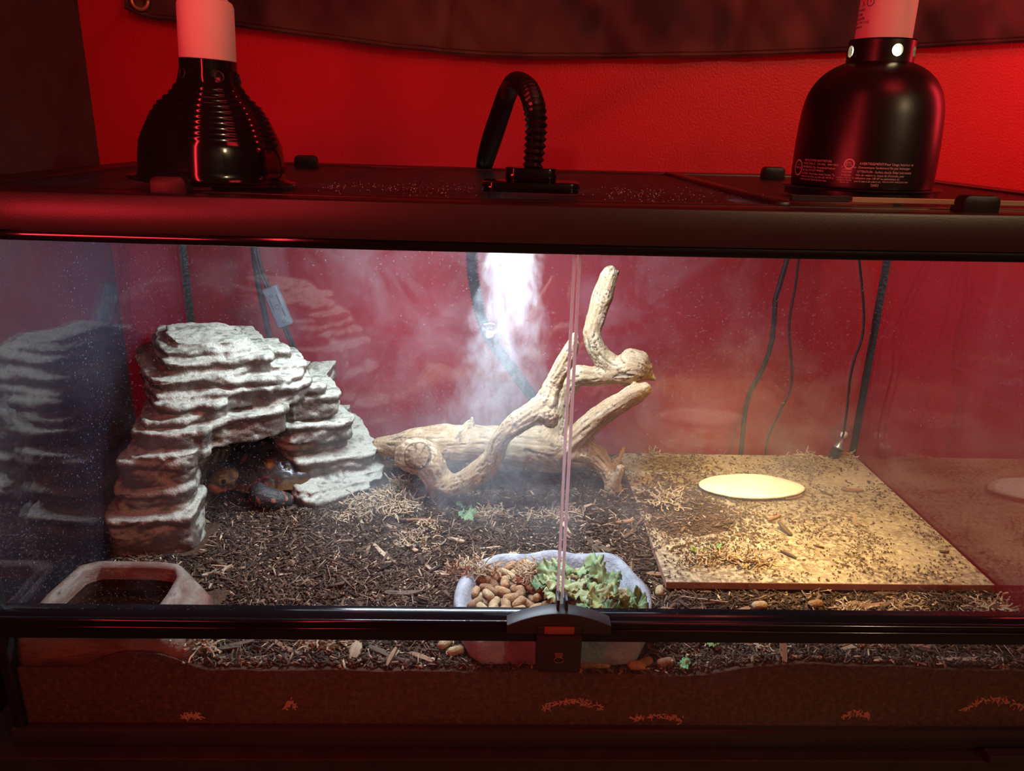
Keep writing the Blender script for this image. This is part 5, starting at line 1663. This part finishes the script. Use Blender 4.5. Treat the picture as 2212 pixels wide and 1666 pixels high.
def flag_material():
    m = bpy.data.materials.new('flag_fabric'); N = NT(m)
    p = N.node('ShaderNodeBsdfPrincipled'); p.inputs['Roughness'].default_value = 0.62; p.inputs['Specular IOR Level'].default_value = 0.3
    p.inputs['Sheen Weight'].default_value = 0.2
    v = N.coord((1.2, 1, 1))
    c = N.ramp(N.noise(v, 5.5, 2, 0.5), [(0.42, (0.025, 0.012, 0.016)), (0.50, (0.075, 0.032, 0.036)), (0.60, (0.11, 0.060, 0.042))])
    N.link(c, p.inputs['Base Color'])
    bp = N.node('ShaderNodeBump'); bp.inputs['Strength'].default_value = 0.2; bp.inputs['Distance'].default_value = 0.001
    N.link(N.noise(N.coord((1, 1, 6)), 500, 2), bp.inputs['Height']); N.link(bp.outputs[0], p.inputs['Normal'])
    N.link(p.outputs[0], N.out.inputs[0])
    return m


flm = flag_material()
fab = link('fabric', me, flm, fl, True)
md = fab.modifiers.new('s', 'SOLIDIFY'); md.thickness = 0.0012
# doubled hem and its two rows of stitches
Vh = []
for q in (0.0, 0.010):
    for i in range(NXF):
        b_ = V[i]; Vh.append((b_[0], b_[1] - 0.0022, b_[2] + q))
me = fast_mesh('hem', np.array(Vh), np.array([(i, i + 1, NXF + i + 1, NXF + i) for i in range(NXF - 1)]))
hem_o = link('hem', me, flm, fl, True)
md = hem_o.modifiers.new('s', 'SOLIDIFY'); md.thickness = 0.0015
bm = bmesh.new()
acc = 0
for q in (0.0025, 0.0085):
    for i in range(0, NXF - 1):
        a_, b_ = Vector(V[i]), Vector(V[i + 1])
        for h_ in range(2):
            p0 = a_.lerp(b_, h_ * 0.5 + 0.06); p1 = a_.lerp(b_, h_ * 0.5 + 0.40)
            o_ = Vector((0, -0.0042, q))
            tube(bm, [p0 + o_, p1 + o_], 0.0004, 4)
obj('stitching', bm, plain('dark_thread', (0.02, 0.010, 0.010), 0.8), fl)
p = at(303, 1, YW - 0.026)
bm = bmesh.new()
tube(bm, [(p.x + 0.0135 * math.cos(t), p.y - 0.002, p.z + 0.0135 * math.sin(t)) for t in np.linspace(0, 2 * math.pi, 33)], 0.0032, 8)
obj('grommet', bm, plain('brass', (0.62, 0.42, 0.32), 0.35, metal=0.7), fl, True)

# ------------------------------------------------------------------ droplets on the screen lid
V, F = [], []
ico = bmesh.new(); bmesh.ops.create_icosphere(ico, subdivisions=1, radius=1.0)
iv = np.array([v_.co for v_ in ico.verts]); ico.verts.index_update(); if_ = np.array([[v_.index for v_ in f_.verts] for f_ in ico.faces]); ico.free()
nd = 0; Vd, Fd = [], []
for (cx_, cy_, sx, sy, n) in ((-0.16, 0.17, 0.10, 0.10, 190), (0.09, 0.17, 0.10, 0.10, 260), (-0.26, 0.14, 0.05, 0.05, 30)):
    for _ in range(n):
        x = cx_ + random.gauss(0, sx * 0.6); y = max(0.06, cy_ + random.gauss(0, sy * 0.6)); r_ = random.choice((0.0003, 0.0004, 0.0005, 0.0006))
        if abs(x + 0.04) < 0.055 and 0.05 < y < 0.15: continue
        if (x - R0.x) ** 2 + (y - R0.y) ** 2 < 0.095 ** 2 or (x - L0.x) ** 2 + (y - L0.y) ** 2 < 0.1 ** 2: continue
        z = SZ - 0.0035 * max(0, 1 - (x / 0.61) ** 2)
        Vd.append(iv * r_ + np.array((x, y, z + r_ * 0.6))); Fd.append(if_ + nd * len(iv)); nd += 1
me = fast_mesh('water_droplets', np.vstack(Vd), np.vstack(Fd))
dm = plain('droplet', (0.75, 0.85, 0.95), 0.03, 1.0, coat=1.0)
tag(link('water_droplets', me, dm, None, True), 'scatter of tiny water droplets on the black screen lid', 'droplets', kind='stuff')


# ------------------------------------------------------------------ fog
def vol_material(name, build):
    m = bpy.data.materials.new(name); N = NT(m)
    v = N.node('ShaderNodeVolumeScatter'); v.inputs['Color'].default_value = (0.97, 0.98, 1.0, 1); v.inputs['Anisotropy'].default_value = 0.15
    N.link(build(N), v.inputs['Density']); N.link(v.outputs[0], N.out.inputs['Volume'])
    return m


def plume_density(N):
    tc_ = N.node('ShaderNodeTexCoord'); sp = N.node('ShaderNodeSeparateXYZ'); N.link(tc_.outputs['Object'], sp.inputs[0])
    x, y, z = sp.outputs
    s = N.math('SUBTRACT', 0.585, z)                        # fall below the nozzle
    y0 = N.math('ADD', 0.140, N.math('MULTIPLY', s, 0.62))
    x0 = N.math('SUBTRACT', -0.058, N.math('MULTIPLY', N.math('MULTIPLY', s, s), 0.10))
    R = N.math('ADD', 0.036, N.math('ADD', N.math('MULTIPLY', s, 0.12), N.math('MULTIPLY', N.math('POWER', N.math('MAXIMUM', s, 0.0), 3.0), 1.25)))
    dx = N.math('DIVIDE', N.math('SUBTRACT', x, x0), R); dy = N.math('DIVIDE', N.math('SUBTRACT', y, y0), R)
    q = N.math('SUBTRACT', 1.0, N.math('ADD', N.math('MULTIPLY', dx, dx), N.math('MULTIPLY', dy, dy)), True)
    mp = N.node('ShaderNodeMapping'); mp.inputs['Scale'].default_value = (1, 1, 0.55); N.link(tc_.outputs['Object'], mp.inputs[0])
    f = N.noise(mp.outputs[0], 30, 5, 0.62, 2.6)
    f2 = N.math('SUBTRACT', N.math('ADD', f, N.math('MULTIPLY', q, 0.17)), 0.565)
    d = N.math('MULTIPLY', N.math('MAXIMUM', f2, 0.0), N.math('POWER', q, 0.25))
    fade = N.math('ADD', 24.0, N.math('MULTIPLY', N.math('POWER', N.math('MAXIMUM', N.math('SUBTRACT', 1.0, N.math('MULTIPLY', s, 4.2)), 0.0), 2.0), 120.0))
    return N.math('MULTIPLY', d, fade)


bm = bmesh.new(); loops = []
for z in np.linspace(0.583, 0.118, 12):
    s = 0.585 - z; R = 0.036 + 0.12 * s + 1.25 * s ** 3 + 0.002
    loops.append([(-0.058 - 0.10 * s * s + R * math.cos(a), min(0.60, 0.140 + 0.62 * s + R * math.sin(a)), z) for a in np.linspace(0, 2 * math.pi, 28, endpoint=False)])
loft(bm, loops, True, True); bmesh.ops.recalc_face_normals(bm, faces=bm.faces)
tag(obj('fog_plume', bm, vol_material('plume', plume_density)), 'white column of fog pouring down from the lid behind the driftwood', 'fog', kind='stuff')


def haze_density(N):
    tc_ = N.node('ShaderNodeTexCoord'); sp = N.node('ShaderNodeSeparateXYZ'); N.link(tc_.outputs['Object'], sp.inputs[0])
    z = sp.outputs[2]
    h = N.math('POWER', N.math('SUBTRACT', 1.0, N.math('DIVIDE', N.math('SUBTRACT', z, 0.10), 0.20), True), 1.6)
    f = N.noise(tc_.outputs['Object'], 11, 4, 0.55, 0.8)
    f2 = N.math('MAXIMUM', N.math('SUBTRACT', f, 0.40), 0.0)
    back = N.math('MULTIPLY', N.math('SUBTRACT', sp.outputs[1], 0.16), 2.6, True)
    return N.math('MULTIPLY', N.math('MULTIPLY', N.math('MULTIPLY', f2, h), back), 22.0)


tag(obj('ground_haze', bbox(-0.34, 0.598, 0.17, 0.600, 0.101, 0.30), vol_material('haze', haze_density)), 'thin haze of fog drifting low over the soil at the back', 'haze', kind='stuff')
